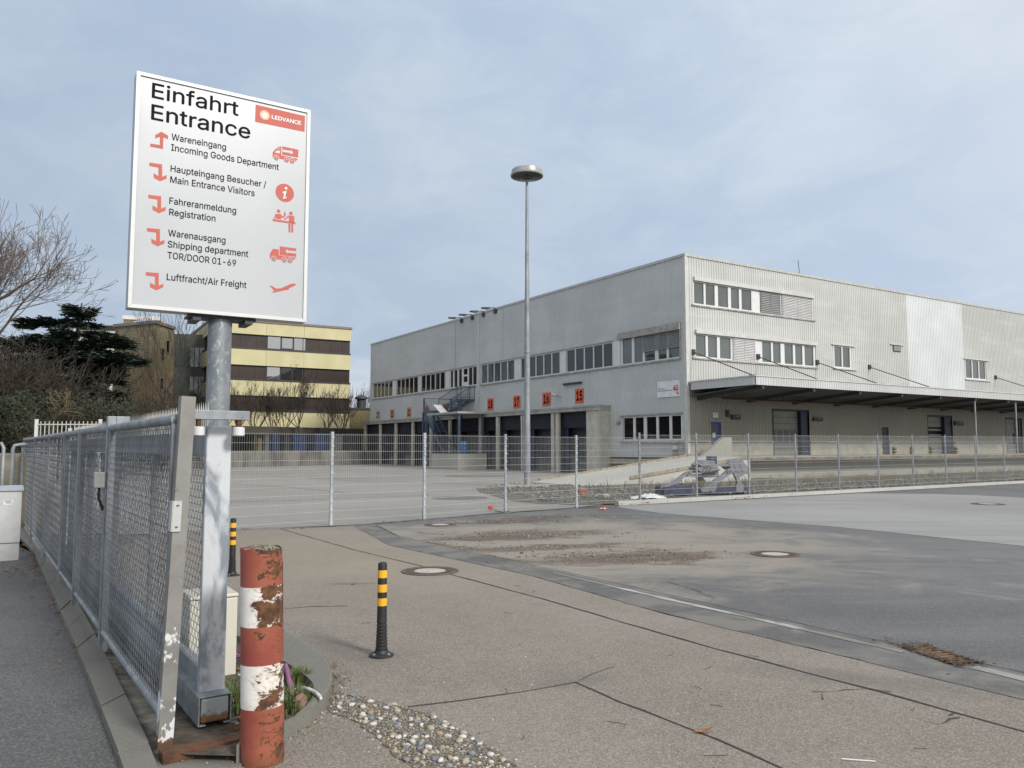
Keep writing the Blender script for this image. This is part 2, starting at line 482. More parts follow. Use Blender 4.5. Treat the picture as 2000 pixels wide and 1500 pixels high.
for i, pts in enumerate([[(1586, 1352), (1630, 1350), (1690, 1345), (1740, 1352)], [(1612, 1353), (1608, 1368)], [(1795, 1404), (1830, 1415), (1875, 1402)], [(1865, 1392), (1855, 1398)], [(555, 1189), (600, 1186), (680, 1184)], [(1300, 1135), (1352, 1150), (1395, 1168)]]):
    ribbon('crack', pts, .011, 0.0045, M_TAR, .02, 30 + i, .8, .08)

# pavement on the left, its kerb strip and the soil strip along the gate
kl = [G(30, 1045), G(66, 1085), G(110, 1185), G(160, 1300), G(235, 1500), G(275, 1620)]
kr = [G(40, 1026), G(104, 1098), G(155, 1190), G(205, 1290), G(290, 1470), G(345, 1620)]
sheet('pavement', [*kl, Vector((-1.2, -6, 0)), Vector((-30, -6, 0)), Vector((-40, 30, 0)), Vector((-18, 26, 0)), Vector((-11.5, 18, 0))], 0.002, M_WALK)
sheet('soil_strip', [*kr[:-1], G(302, 1500), G(470, 1500), G(470, 1400), G(430, 1320), Vector((-2.7, 7.0, 0)), Vector((-9.5, 16.4, 0)), Vector((-11, 16.6, 0))], 0.006, pmat('dirty strip', (.075, .07, .06), .95, var=.55, scale=5, tint=(.12, .115, .10), bump=.01, bscale=40))
b = MB()
kk = MB()
def blend(line, n):
    L = [0]
    for a, c in zip(line, line[1:]): L.append(L[-1] + (c - a).length)
    o = []
    for i in range(n + 1):
        s = L[-1] * i / n
        for j in range(len(line) - 1):
            if s <= L[j + 1] + 1e-6:
                o.append(line[j].lerp(line[j + 1], (s - L[j]) / max(1e-6, L[j + 1] - L[j]))); break
    return o
A, B_ = blend(kl, 16), blend(kr, 16)
for i in range(16):      # kerb stones butt with a small joint
    g = 0.012
    a0, a1 = A[i].lerp(A[i + 1], g), A[i + 1].lerp(A[i], g); b0, b1 = B_[i].lerp(B_[i + 1], g), B_[i + 1].lerp(B_[i], g)
    h = 0.055 + R.uniform(-.006, .006)
    kk.extr([(*a0.xy, -.03), (*a1.xy, -.03), (*b1.xy, -.03), (*b0.xy, -.03)], (0, 0, h + .03))
tag(kk.build('kerb', M_KERB, bevel=.012), kind='structure')

# kerb under the long right-hand run of the fence
b = MB()
K0, K1 = G(1208, 986), G(2060, 940)
dk = (K1 - K0).normalized(); nk = Vector((-dk.y, dk.x, 0)); Lk = (K1 - K0).length + 14
for i in range(int(Lk)):
    a = K0 + dk * (i + .006); c = K0 + dk * (i + .994); z = .1 + R.uniform(-.004, .004)
    b.extr([(*a.xy, -.02), (*c.xy, -.02), (*(c + nk * .16).xy, -.02), (*(a + nk * .16).xy, -.02)], (0, 0, z + .02))
tag(b.build('kerb', m_concrete('pale kerb', (.42, .42, .40), streaks=.3, stain=.5), bevel=.012), kind='structure')
b = MB()
a, c = K0 + nk * .17 - dk * 1.2, K0 + dk * Lk + nk * .17
# rough ground between the fence and the loading platform
n = 60; m = 10
verts = []; far0 = G(930, 952); far1 = Vector((45, 62, 0))
e0 = [G(935, 960), G(1000, 978), G(1060, 984), G(1130, 986)]
for i in range(n + 1):
    t = i / n
    lo = (blend(e0 + [a + dk * 3, c], n))[i]
    hi = far0.lerp(far1, t)
    for j in range(m + 1):
        p = lo.lerp(hi, j / m)
        edge = min(1, 3.0 * min(j / m, i / n + .02, 1.0))
        z = -.005 + edge * (.05 + .09 * mnoise.noise(Vector((p.x * .7, p.y * .7, 0)))) if j not in (0,) else -.004
        verts.append((p.x, p.y, z))
b.mesh(verts, [(i * (m + 1) + j, (i + 1) * (m + 1) + j, (i + 1) * (m + 1) + j + 1, i * (m + 1) + j + 1) for i in range(n) for j in range(m)])
tag(b.build('verge', M_DIRT, smooth=True), kind='structure')
# ------------------------------------------------------------------ shared object materials
M_GALV = m_galv('galvanised steel', 0.86)
M_GALV_D = m_galv('dull galvanised steel', 0.8)
M_WHITE = pmat('white frame paint', (0.62, 0.63, 0.63), 0.45, var=.06, scale=2)
M_BLACK = pmat('black lettering', (0.012, 0.012, 0.014), 0.85, spec=.12)
M_RED = pmat('red vinyl', (0.47, 0.098, 0.072), 0.6, var=.05, scale=4)
M_RUST = (lambda k: k.done(k.mix(k.ramp(k.noise(9, 6, .7), .35, .68), (0.055, 0.025, 0.015), (0.135, 0.058, 0.027)), .85))(NT('rust'))
M_DARK = pmat('dark steel', (0.04, 0.042, 0.046), 0.6)
M_RUBBER = pmat('black rubber', (0.017, 0.018, 0.02), 0.55, var=.25, scale=8)
GRID = 32.0

# ------------------------------------------------------------------ entrance sign
sp = D(428, 700, 6.4); sp = Vector((sp.x, sp.y, 0))
SF = Frame(sp, GRID)
root = thing('entrance_sign', 'white entrance sign board lettered in black and red on a round galvanised pole', 'sign', sp, SF.a)
FY = -0.16                                                   # front plane of the board in the sign's frame
cTL, cTR, cBR, cBL = [SF.ony(x, y, FY) for x, y in ((269.5, 137.5), (606.8, 216), (598.3, 627.8), (247, 601.5))]
u0, u1 = (cTL.x + cBL.x) / 2, (cTR.x + cBR.x) / 2
z0, z1 = (cBL.z + cBR.z) / 2, (cTL.z + cTR.z) / 2
pole_top = z0 - .02
b = MB(); b.tube([(0, 0, 0), (0, 0, pole_top)], .092, 32)
b.build('pole', (lambda k: k.done(k.mix(k.ramp(k.noise(22, 5, .62, k.map((1, 1, .7)), dist=.8), .52, .68, 0, .8), k.mix(k.ramp(k.noise(4, 5, .6), .3, .7), (.15, .175, .195), (.25, .275, .295)), (.44, .445, .43)), .48, .3))(NT('spangled pole zinc')), root, smooth=True)
b = MB(); b.box(-.26, .26, -.10, .10, pole_top, z0 - .004); b.box(-.23, -.17, -.12, .12, pole_top - .03, pole_top); b.box(.17, .23, -.12, .12, pole_top - .03, pole_top)
b.build('mounting_plate', M_DARK, root)
fw = 0.026; yb = FY + .15
b = MB()                                                      # aluminium frame around the light box, mitred
b.box(u0, u0 + fw, FY + .004, yb, z0, z1); b.box(u1 - fw, u1, FY + .004, yb, z0, z1)
b.box(u0 + fw, u1 - fw, FY + .004, yb, z0, z0 + fw); b.box(u0 + fw, u1 - fw, FY + .004, yb, z1 - fw, z1)
b.cur = 1
i, o, y_ = fw * 1.05, 0, FY
for q in ([(u0, z0), (u1, z0), (u1 - i, z0 + i), (u0 + i, z0 + i)], [(u1, z0), (u1, z1), (u1 - i, z1 - i), (u1 - i, z0 + i)], [(u1, z1), (u0, z1), (u0 + i, z1 - i), (u1 - i, z1 - i)], [(u0, z1), (u0, z0), (u0 + i, z0 + i), (u0 + i, z1 - i)]):
    c = (sum(p[0] for p in q) / 4, sum(p[1] for p in q) / 4)
    qq = [(c[0] + (p[0] - c[0]) * .9985, c[1] + (p[1] - c[1]) * .9985) for p in q]
    b.extr([(p[0], y_ + .004, p[1]) for p in qq], (0, -.004, 0))
M_ALU = pmat('painted aluminium', (0.62, 0.63, 0.62), 0.35, var=.05)
b.build('frame', [pmat('aluminium side', (.42, .44, .46), .4, .5), M_ALU], root, bevel=.002)
b = MB(); b.box(u0 + fw - .004, u1 - fw + .004, FY + .012, yb - .01, z0 + fw - .004, z1 - fw + .004)
M_PANEL = (lambda k: k.done(k.mix(k.ramp(k.noise(1.2, 4, .5), .3, .7), (.42, .44, .465), (.46, .48, .50)), .3, 0, .5))(NT('sign panel'))
b.build('panel', M_PANEL, root)
FP = FY + .012
def s1(x, y): return SF.ony(230 + x / 2.885, 120 + y / 2.885, FP)        # enlargement of the board
def s2(x, y): return SF.ony(490 + x / 11.11, 195 + y / 11.11, FP)
def s3(x, y): return SF.ony(510 + x / 6.0, 340 + y / 6.0, FP)
def flat(name, polys, m, lift, parent=root, th=.0015):
    b = MB()
    for p in polys:
        b.extr([(q[0], FP - lift + th, q[2] if len(q) > 2 else q[1]) for q in p], (0, -th, 0))
    return b.build(name, m, parent, tri=True)
try:        # Blender's own interface typeface; the built-in one serves if it is missing
    import os
    FONT = bpy.data.fonts.load(os.path.join(bpy.utils.system_resource('DATAFILES'), 'fonts', 'Inter.woff2'))
except Exception:
    FONT = None
import numpy as np
from mathutils.geometry import delaunay_2d_cdt
_txt = {}
def text_mesh(body, bold=0.0):
    """flat letters filled by winding number; bold lays shifted copies a hair apart so that the strokes grow"""
    if body in _txt: vs, fs = _txt[body]
    else:
        cu = bpy.data.curves.new('lettering', 'FONT'); cu.body = body; cu.resolution_u = 5; cu.fill_mode = 'NONE'
        if FONT: cu.font = FONT
        ob = bpy.data.objects.new('lettering', cu); COL.objects.link(ob)
        bpy.context.view_layer.update()
        me = bpy.data.meshes.new_from_object(ob.evaluated_get(bpy.context.evaluated_depsgraph_get()))
        P = [v.co.xy.copy() for v in me.vertices]; nxt = {}
        adj = {}
        for e in me.edges:
            i, j = e.vertices; adj.setdefault(i, []).append(j); adj.setdefault(j, []).append(i)
        seen, segs = set(), []
        for i0 in range(len(P)):                       # walk every outline in index order
            if i0 in seen or i0 not in adj: continue
            loop, prev, cur = [i0], None, i0
            seen.add(i0)
            while True:
                n_ = [k for k in adj[cur] if k != prev]
                n_ = [k for k in n_ if k == cur + 1] or n_
                if not n_ or n_[0] == i0 or n_[0] in seen: break
                prev, cur = cur, n_[0]; seen.add(cur); loop.append(cur)
            segs += list(zip(loop, loop[1:] + loop[:1]))
        bpy.data.objects.remove(ob); bpy.data.curves.remove(cu); bpy.data.meshes.remove(me)
        V, _, F_, *_r = delaunay_2d_cdt(P, segs, [], 0, 1e-5)
        A = np.array([P[i] for i, _j in segs]); B = np.array([P[j] for _i, j in segs])
        fs = []
        for f in F_:
            c = sum((V[i] for i in f), Vector((0, 0))) / len(f)
            up_ = (A[:, 1] <= c.y) & (B[:, 1] > c.y); dn = (A[:, 1] > c.y) & (B[:, 1] <= c.y)
            cr = (B[:, 0] - A[:, 0]) * (c.y - A[:, 1]) - (c.x - A[:, 0]) * (B[:, 1] - A[:, 1])
            if int((up_ & (cr > 0)).sum()) - int((dn & (cr < 0)).sum()) != 0: fs.append(tuple(f))
        vs = [Vector((v.x, v.y, 0)) for v in V]
        _txt[body] = (vs, fs)
    if bold:
        V, F_ = [], []
        for k, (dx, dy) in enumerate(((0, 0), (1, 0), (-1, 0), (0, 1), (0, -1))):
            o = len(V); V += [Vector((v.x + dx * bold, v.y + dy * bold, k * .0001)) for v in vs]; F_ += [tuple(o + i for i in f) for f in fs]
        vs, fs = V, F_
    return vs, fs
def cap_h(bold=0.0):
    vs, _ = text_mesh('E', bold); return min(v.y for v in vs), max(v.y for v in vs)
def write(name, body, a, b_, m, lift, bold=0.0, parent=root, h=None, xf=None):
    """lettering from point a to point b_ (sign frame); h = cap height, xf = placing function"""
    vs, fs = text_mesh(body, bold)
    x0 = min(v.x for v in vs); x1 = max(v.x for v in vs); sx = (b_[0] - a[0]) / (x1 - x0)
    lo, hi = cap_h(bold); sz = (h / (hi - lo)) if h else sx
    zb = (a[2] + b_[2]) / 2
    B = MB()
    pos = [(a[0] + (v.x - x0) * sx, FP - lift - v.z, zb + (v.y - lo) * sz) for v in vs]
    if xf: pos = [xf(p) for p in pos]
    B.mesh(pos, fs)
    return B.build(name, m, parent)
caps = lambda x, ya, yb2: (s1(x, ya).z - s1(x, yb2).z)
write('lettering', 'Einfahrt', s1(191, 203), s1(680, 309), M_BLACK, .002, .010, h=caps(200, 119, 205))
write('lettering', 'Entrance', s1(187, 327), s1(746, 438), M_BLACK, .002, .010, h=caps(200, 242, 330))
hs = caps(310, 411, 448)
for body, a, c in (('Wareneingang', (302, 447), (610, 496)), ('Incoming Goods Department', (300, 503), (907, 612)), ('Haupteingang Besucher /', (297, 622), (836, 710)), ('Main Entrance Visitors', (295, 683), (771, 760)),
                   ('Fahreranmeldung', (290, 803), (667, 858)), ('Registration', (289, 866), (550, 903)), ('Warenausgang', (283, 985), (607, 1025)), ('Shipping department', (281, 1048), (735, 1102)), ('TOR/DOOR 01-69', (279, 1110), (666, 1155)), ('Luftfracht/Air Freight', (275, 1233), (725, 1277))):
    write('lettering', body, s1(*a), s1(*c), M_BLACK, .002, .008, h=hs)
lp = flat('logo_plate', [[s1(777, 243), s1(1055, 308), s1(1052, 397), s1(774, 340)]], M_RED, .0015)
write('lettering', 'LEDVANCE', s2(447, 418), s2(1088, 552), M_WHITE, .0035, .03, lp, h=s2(460, 325).z - s2(460, 415).z)
kg = NT('glow print'); gc = s2(300, 335)
dv = kg.n('ShaderNodeVectorMath', operation='DISTANCE'); kg.t.links.new(kg.co, dv.inputs[0]); dv.inputs[1].default_value = (gc.x, FP - .0035, gc.z)
rad = (s2(408, 360).x - s2(190, 320).x) / 2
M_GLOWP = kg.done(kg.mix(kg.ramp(dv.outputs['Value'], 0, rad), (.82, .78, .68), (.68, .30, .17)), .45)
flat('logo_dot', [[(gc.x + rad * cos(w), 0, gc.z + rad * sin(w)) for w in [2 * pi * i / 40 for i in range(40)]]], M_GLOWP, .0035, lp)
A0 = s1(178, 570)
down = [s1(*p) - A0 for p in ((178, 570), (250, 580), (250, 650), (275, 640), (275, 660), (238, 675), (202, 655), (202, 630), (229, 646), (229, 598), (178, 589))]
up = [s1(*p) for p in ((183, 463), (237, 471), (237, 424), (211, 434), (211, 415), (246, 396), (283, 418), (283, 438), (257, 428), (255, 493), (183, 480))]
flat('arrow', [up], M_RED, .0015)
for x, y in ((178, 570), (172, 751), (165, 938), (158, 1187)):
    o = s1(x, y); flat('arrow', [[o + d for d in down]], M_RED, .0015)
def disc(f, x, y, r, n=28, xr=None):
    c = f(x, y); e = abs(f(x + r, y).x - c.x)
    return [(c.x + e * cos(2 * pi * i / n), 0, c.z + e * sin(2 * pi * i / n)) for i in range(n)]
# lorry with a white arrow pointing right
t = flat('lorry_symbol', [[s2(*p) for p in q] for q in ([(568, 1028), (662, 1008), (662, 1058)], [(472, 1250), (472, 1140), (550, 1050), (660, 1068), (660, 1205), (1022, 1280), (965, 1340), (610, 1275)], [(682, 1010), (1028, 1082), (1028, 1250), (682, 1192)])], M_RED, .0015)
flat('symbol_detail', [[s2(*p) for p in q] for q in ([(520, 1150), (560, 1098), (632, 1108), (628, 1168)], [(682, 1080), (865, 1112), (865, 1085), (920, 1152), (858, 1192), (862, 1162), (682, 1130)])] + [disc(s2, x, y, 60) for x, y in ((553, 1258), (775, 1303), (895, 1325))], M_PANEL, .003, t)
flat('symbol_detail', [disc(s2, x, y, 48) for x, y in ((553, 1258), (775, 1303), (895, 1325))], M_RED, .0045, t)
flat('symbol_detail', [disc(s2, x, y, 15, 12) for x, y in ((553, 1258), (775, 1303), (895, 1325))], M_PANEL, .006, t)
t = flat('information_symbol', [disc(s3, 277, 220, 108, 40)], M_RED, .0015)
flat('symbol_detail', [disc(s3, 291, 167, 16, 16), [s3(*p) for p in ((248, 210), (300, 196), (278, 270), (298, 268), (296, 282), (250, 292), (262, 272), (266, 222), (248, 224))]], M_WHITE, .003, t)
flat('reception_symbol', [disc(s3, 204, 434, 21, 20), disc(s3, 349, 459, 21, 20)] + [[s3(*p) for p in q] for q in ([(134, 525), (402, 568), (402, 588), (134, 550)], [(150, 520), (168, 465), (232, 468), (250, 500), (268, 482), (268, 448), (287, 446), (287, 488), (252, 520), (236, 502), (232, 530), (178, 527), (176, 490), (166, 524)], [(268, 530), (318, 484), (378, 488), (390, 500), (390, 572), (325, 562), (325, 500), (278, 540)], [(320, 580), (343, 583), (343, 682), (322, 682)], [(352, 584), (375, 587), (375, 686), (354, 686)])], M_RED, .0015)
t = flat('lorry_symbol', [[s3(*p) for p in q] for q in ([(103, 988), (104, 932), (140, 874), (208, 884), (208, 950), (409, 980), (372, 1015), (190, 998)], [(218, 846), (410, 872), (410, 970), (218, 945)])], M_RED, .0015)
flat('symbol_detail', [[s3(*p) for p in q] for q in ([(280, 905), (310, 880), (310, 897), (410, 905), (410, 935), (310, 922), (310, 935)],)] + [disc(s3, x, y, 33) for x, y in ((150, 990), (270, 1004), (339, 1012))], M_PANEL, .003, t)
flat('symbol_detail', [disc(s3, x, y, 26) for x, y in ((150, 990), (270, 1004), (339, 1012))], M_RED, .0045, t)
flat('symbol_detail', [disc(s3, x, y, 9, 12) for x, y in ((150, 990), (270, 1004), (339, 1012))], M_PANEL, .006, t)
flat('aircraft_symbol', [[s3(*p) for p in ((103, 1312), (118, 1308), (180, 1342), (232, 1338), (345, 1288), (385, 1282), (410, 1290), (400, 1304), (325, 1340), (322, 1356), (290, 1358), (135, 1391), (132, 1382), (152, 1366))]], M_RED, .0015)

# ------------------------------------------------------------------ gate line: posts, fixed mesh fence, sliding gate
gp = G(328, 1474)
GF = Frame(gp, 34.2)
FZ = 1.86
def wires(mb, y0, y1, zb, zt, x, vp=.04, hp=.048, amp=.011, r=.0018, hr=.0021):
    """crimped wire mesh: straight horizontals, waved verticals in opposite phase"""
    n = int((y1 - y0) / vp)
    seg = hp
    for i in range(n):
        y = y0 + (i + .5) * (y1 - y0) / n; ph = 1 if i % 2 else -1
        pts = []; m = int((zt - zb) / seg)
        for j in range(m + 1):
            pts.append((x, y + amp * ph * (1 if j % 2 else -1), zb + (zt - zb) * j / m))
        mb.tube(pts, r, 3, False)
    m = int((zt - zb) / hp)
    for j in range(m + 1):
        z = zb + (zt - zb) * (j + .5) / (m + 1)
        mb.tube([(x + .002, y0, z), (x + .002, y1, z)], hr, 3, False)
M_WIRE = pmat('mesh wire zinc', (0.145, 0.16, 0.18), 0.5, 0.2, var=.25, scale=1.4)

kp = NT('scraped grey post paint'); zz = kp.sep()
flake = kp.noise(7, 6, .65, kp.map((1, 1, .55)))
low = kp.ramp(zz[2], .9, 0.15)
pc = kp.mix(kp.ramp(kp.noise(3, 5, .6), .3, .7), (.17, .165, .15), (.26, .255, .24))
pc = kp.mix(kp.ramp(kp.math('ADD', flake, kp.math('MULTIPLY', low, .15)), .615, .64), pc, (.62, .64, .66))
pc = kp.mix(kp.ramp(kp.math('ADD', kp.noise(11, 5, .7), kp.math('MULTIPLY', kp.ramp(zz[2], .16, .0), .35)), .66, .74), pc, (.11, .05, .026))
M_POSTP = kp.done(pc, .6, .1)
lean = radians(1.9)
b = MB(); b.box(-.04, .04, -.04, .04, -.0, 1.955)
b.cur = 1; b.box(-.035, .035, -.035, .035, 1.955, 1.96)
post = b.build('gate_post', [M_POSTP, M_RUST], loc=gp + Vector((-.025, 0, .035)), bevel=.006)
post.rotation_euler = (0, lean, GF.a)
tag(post, 'grey steel gate post with flaking white paint and a rusty foot', 'gate post')
b = MB(); b.box(-.05, -.04, -.046, .03, 1.19, 1.36); b.box(-.045, .0, -.05, -.04, 1.19, 1.36)
b.cur = 1
for z in (1.215, 1.335): b.lathe([(.008, 0), (.008, .004)], 10, (-.022, -.053, z))
b.build('latch_plate', [pmat('bare latch steel', (.5, .5, .49), .4, .4), M_DARK], post)

# verticals of the fixed fence, read off its bottom rail
ys = [GF.onx(x, y, 0).y for x, y in ((204, 1250.7), (117.6, 1123), (82, 1070), (52, 1025))]
y_near = GF.onx(308, 1401, 0).y
far_end = ys[-1]
tops = [GF.onx(x, y, 0).y for x, y in ((224, 832), (211, 834), (161, 840), (131, 844), (99.6, 848), (72, 852), (49, 855.5))]
fence = thing('mesh_fence', 'galvanised crimped mesh fence panels running back beside the pavement kerb', 'fence', gp, GF.a)
sections = [.065] + tops[0:1] + tops[2:]
sections[1] = (tops[0] + tops[1]) / 2
for k in range(len(sections) - 1):
    ya, yb_ = sections[k] + .04, sections[k + 1] - .04
    if k == 0: ya = sections[0]
    fr = MB()
    fr.tube([(0, ya, FZ), (0, yb_, FZ)], .031, 14); fr.tube([(0, ya, .17), (0, yb_, .17)], .027, 12)
    fr.box(-.022, .022, ya, ya + .035, .17, FZ); fr.box(-.022, .022, yb_ - .035, yb_, .17, FZ)
    f_ = fr.build('panel_frame', M_GALV, fence, smooth=True)
    w = MB(); wires(w, ya + .035, yb_ - .035, .2, FZ - .03, -.012)
    w.build('wire_mesh', M_WIRE, f_)
for k, y in enumerate(sections[1:]):
    w = MB(); h = FZ + (.1 if k == 0 else .03)
    w.box(-.034, .034, y - .036, y + .036, 0, h)
    if k == 0: w.box(.034, .14, y - .03, y + .03, h - .09, h)
    w.build('post', M_GALV, fence, bevel=.005)
# small grey junction box on the fence
jb = GF.wld(Vector((0, sections[1] + .01, 0)))
t = thing('junction_box', 'small grey junction box with short cable on the mesh fence post', 'junction box', jb, GF.a)
jz = GF.onx(206, 938, -.06).z
b = MB(); b.box(-.115, -.036, -.065, .025, jz - .07, jz + .06); b.build('box', pmat('grey plastic', (.4, .41, .4), .5), t, bevel=.008)
b = MB(); b.tube([(-.075, -.02, jz - .07), (-.075, -.02, jz - .16), (-.05, .0, jz - .22), (-.036, .012, jz - .26)], .011, 8); b.build('cable', M_RUBBER, t, smooth=True)

# sliding gate leaf behind the fixed fence
X2 = .285
gate = thing('sliding_gate', 'galvanised sliding gate leaf with spiked top rail standing open behind the mesh fence', 'gate', gp, GF.a)
Lg = 8.6; gy = .25; gt = 1.83
kz = NT('white streaked zinc'); st = kz.noise(2.6, 5, .6, kz.map((2.2, 2.2, .8)), dist=.8)
M_ZW = kz.done(kz.mix(kz.ramp(kz.noise(16, 4, .6), .5, .8, 0, .3), kz.mix(kz.ramp(st, .34, .50), (.21, .245, .285), (.53, .555, .585)), (.42, .44, .46)), .5, .15)
b = MB(); b.box(X2 - .072, X2 + .078, gy, gy + .05, .23, gt)
b.build('end_post', M_ZW, gate, bevel=.007)
b = MB()                                                       # bottom beam: open box channel with a steel stopper in its mouth
b.box(X2 - .095, X2 - .087, gy - .10, Lg, .065, .235); b.box(X2 + .087, X2 + .095, gy - .10, Lg, .065, .235)
b.box(X2 - .087, X2 + .087, gy - .10, Lg, .227, .235)
b.box(X2 - .087, X2 - .05, gy - .10, Lg, .065, .073); b.box(X2 + .05, X2 + .087, gy - .10, Lg, .065, .073)
beam = b.build('bottom_beam', M_GALV, gate, bevel=.003)
kz = NT('rust stained stopper'); z_ = kz.sep()
b = MB(); b.box(X2 - .08, X2 + .08, gy - .095, gy + .05, .08, .222)
b.build('stopper', kz.done(kz.mix(kz.ramp(kz.math('ADD', kz.noise(14, 5, .7), kz.math('MULTIPLY', kz.ramp(z_[2], .17, .09), .35)), .6, .75), (.33, .36, .37), (.2, .1, .045)), .6, .2), beam, bevel=.012)
b = MB()
b.box(X2 - .05, X2 + .05, gy + .05, Lg, gt - .19, gt - .03); b.box(X2 - .03, X2 + .03, Lg - .06, Lg, .235, gt - .19)
b.box(X2 - .03, X2 + .03, gy + .05, Lg, .235, .33)
for y in (2.2, 4.3, 6.4): b.box(X2 - .03, X2 + .03, y, y + .06, .33, gt - .19)
b.build('leaf_frame', M_GALV_D, gate, bevel=.004)
b = MB(); wires(b, gy + .06, Lg - .06, .34, gt - .2, X2, amp=.012)
b.build('wire_mesh', M_WIRE, gate)
b = MB()
for i in range(int((Lg - gy - .3) / .06)):
    y = gy + .3 + i * .06
    b.mesh([(X2 - .004, y - .011, gt - .03), (X2 + .004, y - .011, gt - .03), (X2 + .004, y + .011, gt - .03), (X2 - .004, y + .011, gt - .03), (X2 - .004, y - .015, gt + .11), (X2 + .004, y - .015, gt + .11), (X2 + .004, y + .015, gt + .11), (X2 - .004, y + .015, gt + .11), (X2, y, gt + .17)],
           [(0, 1, 5, 4), (1, 2, 6, 5), (2, 3, 7, 6), (3, 0, 4, 7), (4, 5, 8), (5, 6, 8), (6, 7, 8), (7, 4, 8)])
b.build('spike_comb', pmat('weathered spikes', (.33, .32, .29), .6, .2), gate)
# guide bracket with rollers, carried by the gate post
t = thing('guide_bracket', 'flat galvanised bracket with two white rollers steadying the top of the sliding gate', 'bracket', gp, GF.a)
bz = GF.ony(430, 811, .12).z
b = MB(); b.box(.05, .43, .10, .15, bz - .028, bz + .028); b.box(.041, .051, .06, .16, bz - .11, bz + .03); b.build('arm', M_GALV, t, bevel=.004)
for x in (X2 - .15, X2 + .085):
    b = MB(); b.cur = 1; b.lathe([(.016, -.028), (.016, -.07)], 10, (x, .125, bz)); b.cur = 0
    b.lathe([(.03, -.125), (.036, -.12), (.036, -.075), (.03, -.07)], 18, (x, .125, bz)); b.build('roller', [M_WHITE, M_RUST], t, smooth=True)
# rusty base plates
b = MB(); b.box(-.03, .42, -.06, .06, .012, .034); b.box(.12, .24, -.03, .5, .005, .012); b.box(-.06, .50, -.17, -.075, .0, .065); b.box(.0, .1, -.07, .35, .006, .045); b.box(.33, .43, .0, .12, .034, .05)
for x, y in ((.05, -.115), (.4, -.115), (.38, .03)): b.lathe([(.014, .03), (.014, .062)], 6, (x, y, 0))
o = b.build('base_plate', M_RUST, loc=gp, rotz=GF.a + .0, bevel=.003); tag(o, 'rust brown steel track plates bolted to the ground at the gate end', 'base plate')

# ------------------------------------------------------------------ striped steel bollard
bp = G(513, 1486)
bh = 1.148; br = .1135
kb = NT('scraped bollard paint'); xx = kb.sep()
bands = [(.0, .40, 'r'), (.40, .625, 'w'), (.625, .835, 'r'), (.835, 1.03, 'w'), (1.03, 1.3, 'r')]
wob = kb.math('MULTIPLY', kb.math('SUBTRACT', kb.noise(6, 2, .5), .5), .012)
zc = kb.math('ADD', xx[2], wob)
isw = kb.math('ADD', kb.math('MULTIPLY', kb.math('GREATER_THAN', zc, .30), kb.math('LESS_THAN', zc, .529)), kb.math('MULTIPLY', kb.math('GREATER_THAN', zc, .731), kb.math('LESS_THAN', zc, .944)))
red = kb.mix(kb.ramp(kb.noise(2.6, 5, .6), .35, .7), (.25, .058, .045), (.33, .10, .065))
wht = kb.mix(kb.ramp(kb.noise(5, 4, .6), .3, .7), (.66, .64, .60), (.78, .77, .74))
pc = kb.mix(isw, red, wht)
side = kb.math('ADD', kb.ramp(xx[0], -.085, .03, -.13, .06), kb.math('ADD', kb.ramp(xx[2], .70, .85, 0, .06), kb.math('MULTIPLY', isw, .045)))                  # the scraped side faces the drive
horiz = kb.math('ADD', kb.math('MULTIPLY', kb.noise(7.5, 8, .72, kb.map((1.0, 1.0, 2.0)), dist=.6), .8), kb.math('MULTIPLY', kb.noise(55, 5, .8, kb.map((1, 1, 1.4))), .2))
patch = kb.noise(3.2, 4, .6, kb.map((1, 1, 1.2), loc=(3, 1, .3)))
dmg = kb.math('ADD', kb.math('ADD', horiz, kb.math('MULTIPLY', kb.math('SUBTRACT', patch, .5), .55)), side)
dmg = kb.math('ADD', dmg, kb.math('MULTIPLY', isw, .018))
halo = kb.ramp(dmg, .50, .60)
pc = kb.mix(kb.math('MULTIPLY', halo, kb.math('MULTIPLY', kb.noise(9, 4, .7), .7)), pc, (.30, .13, .04))
rustc = kb.mix(kb.ramp(kb.noise(24, 5, .7), .35, .7), (.055, .026, .017), (.17, .075, .03))
pc = kb.mix(kb.ramp(dmg, .592, .612), pc, rustc)
pc = kb.mix(kb.ramp(xx[2], .10, .0, 0, .55), pc, (.11, .055, .03))
kb.bump(kb.ramp(dmg, .592, .612, 1, 0), .002, .6)
M_BOL = kb.done(pc, kb.ramp(dmg, .592, .612, .38, .85), 0, .45)
t = thing('striped_bollard', 'thick steel bollard in red and white stripes with scraped rusty paint', 'bollard', bp)
t.rotation_euler = (0, radians(-1.7), 0)
b = MB(); nn = 40; prof = [(br, 0), (br, .2), (br, .5), (br, .8), (br, 1.05)]
b.lathe(prof, nn, cap=False)
base = len(b.v) - nn
for j in range(nn):
    w = 2 * pi * j / nn; dent = 1 - .05 * max(0, cos(w - .5)) ** 3
    b.v.append((br * dent * cos(w), br * dent * sin(w), bh - .012 * max(0, cos(w)) - .004 * sin(5 * w)))
for j in range(nn): b.f.append((base + j, base + (j + 1) % nn, base + nn + (j + 1) % nn, base + nn + j)); b.mi.append(0)
b.face([(br * .96 * cos(2 * pi * j / nn), br * .96 * sin(2 * pi * j / nn), bh - .03) for j in range(nn)])
b.build('post', M_BOL, t, smooth=True)
b = MB()
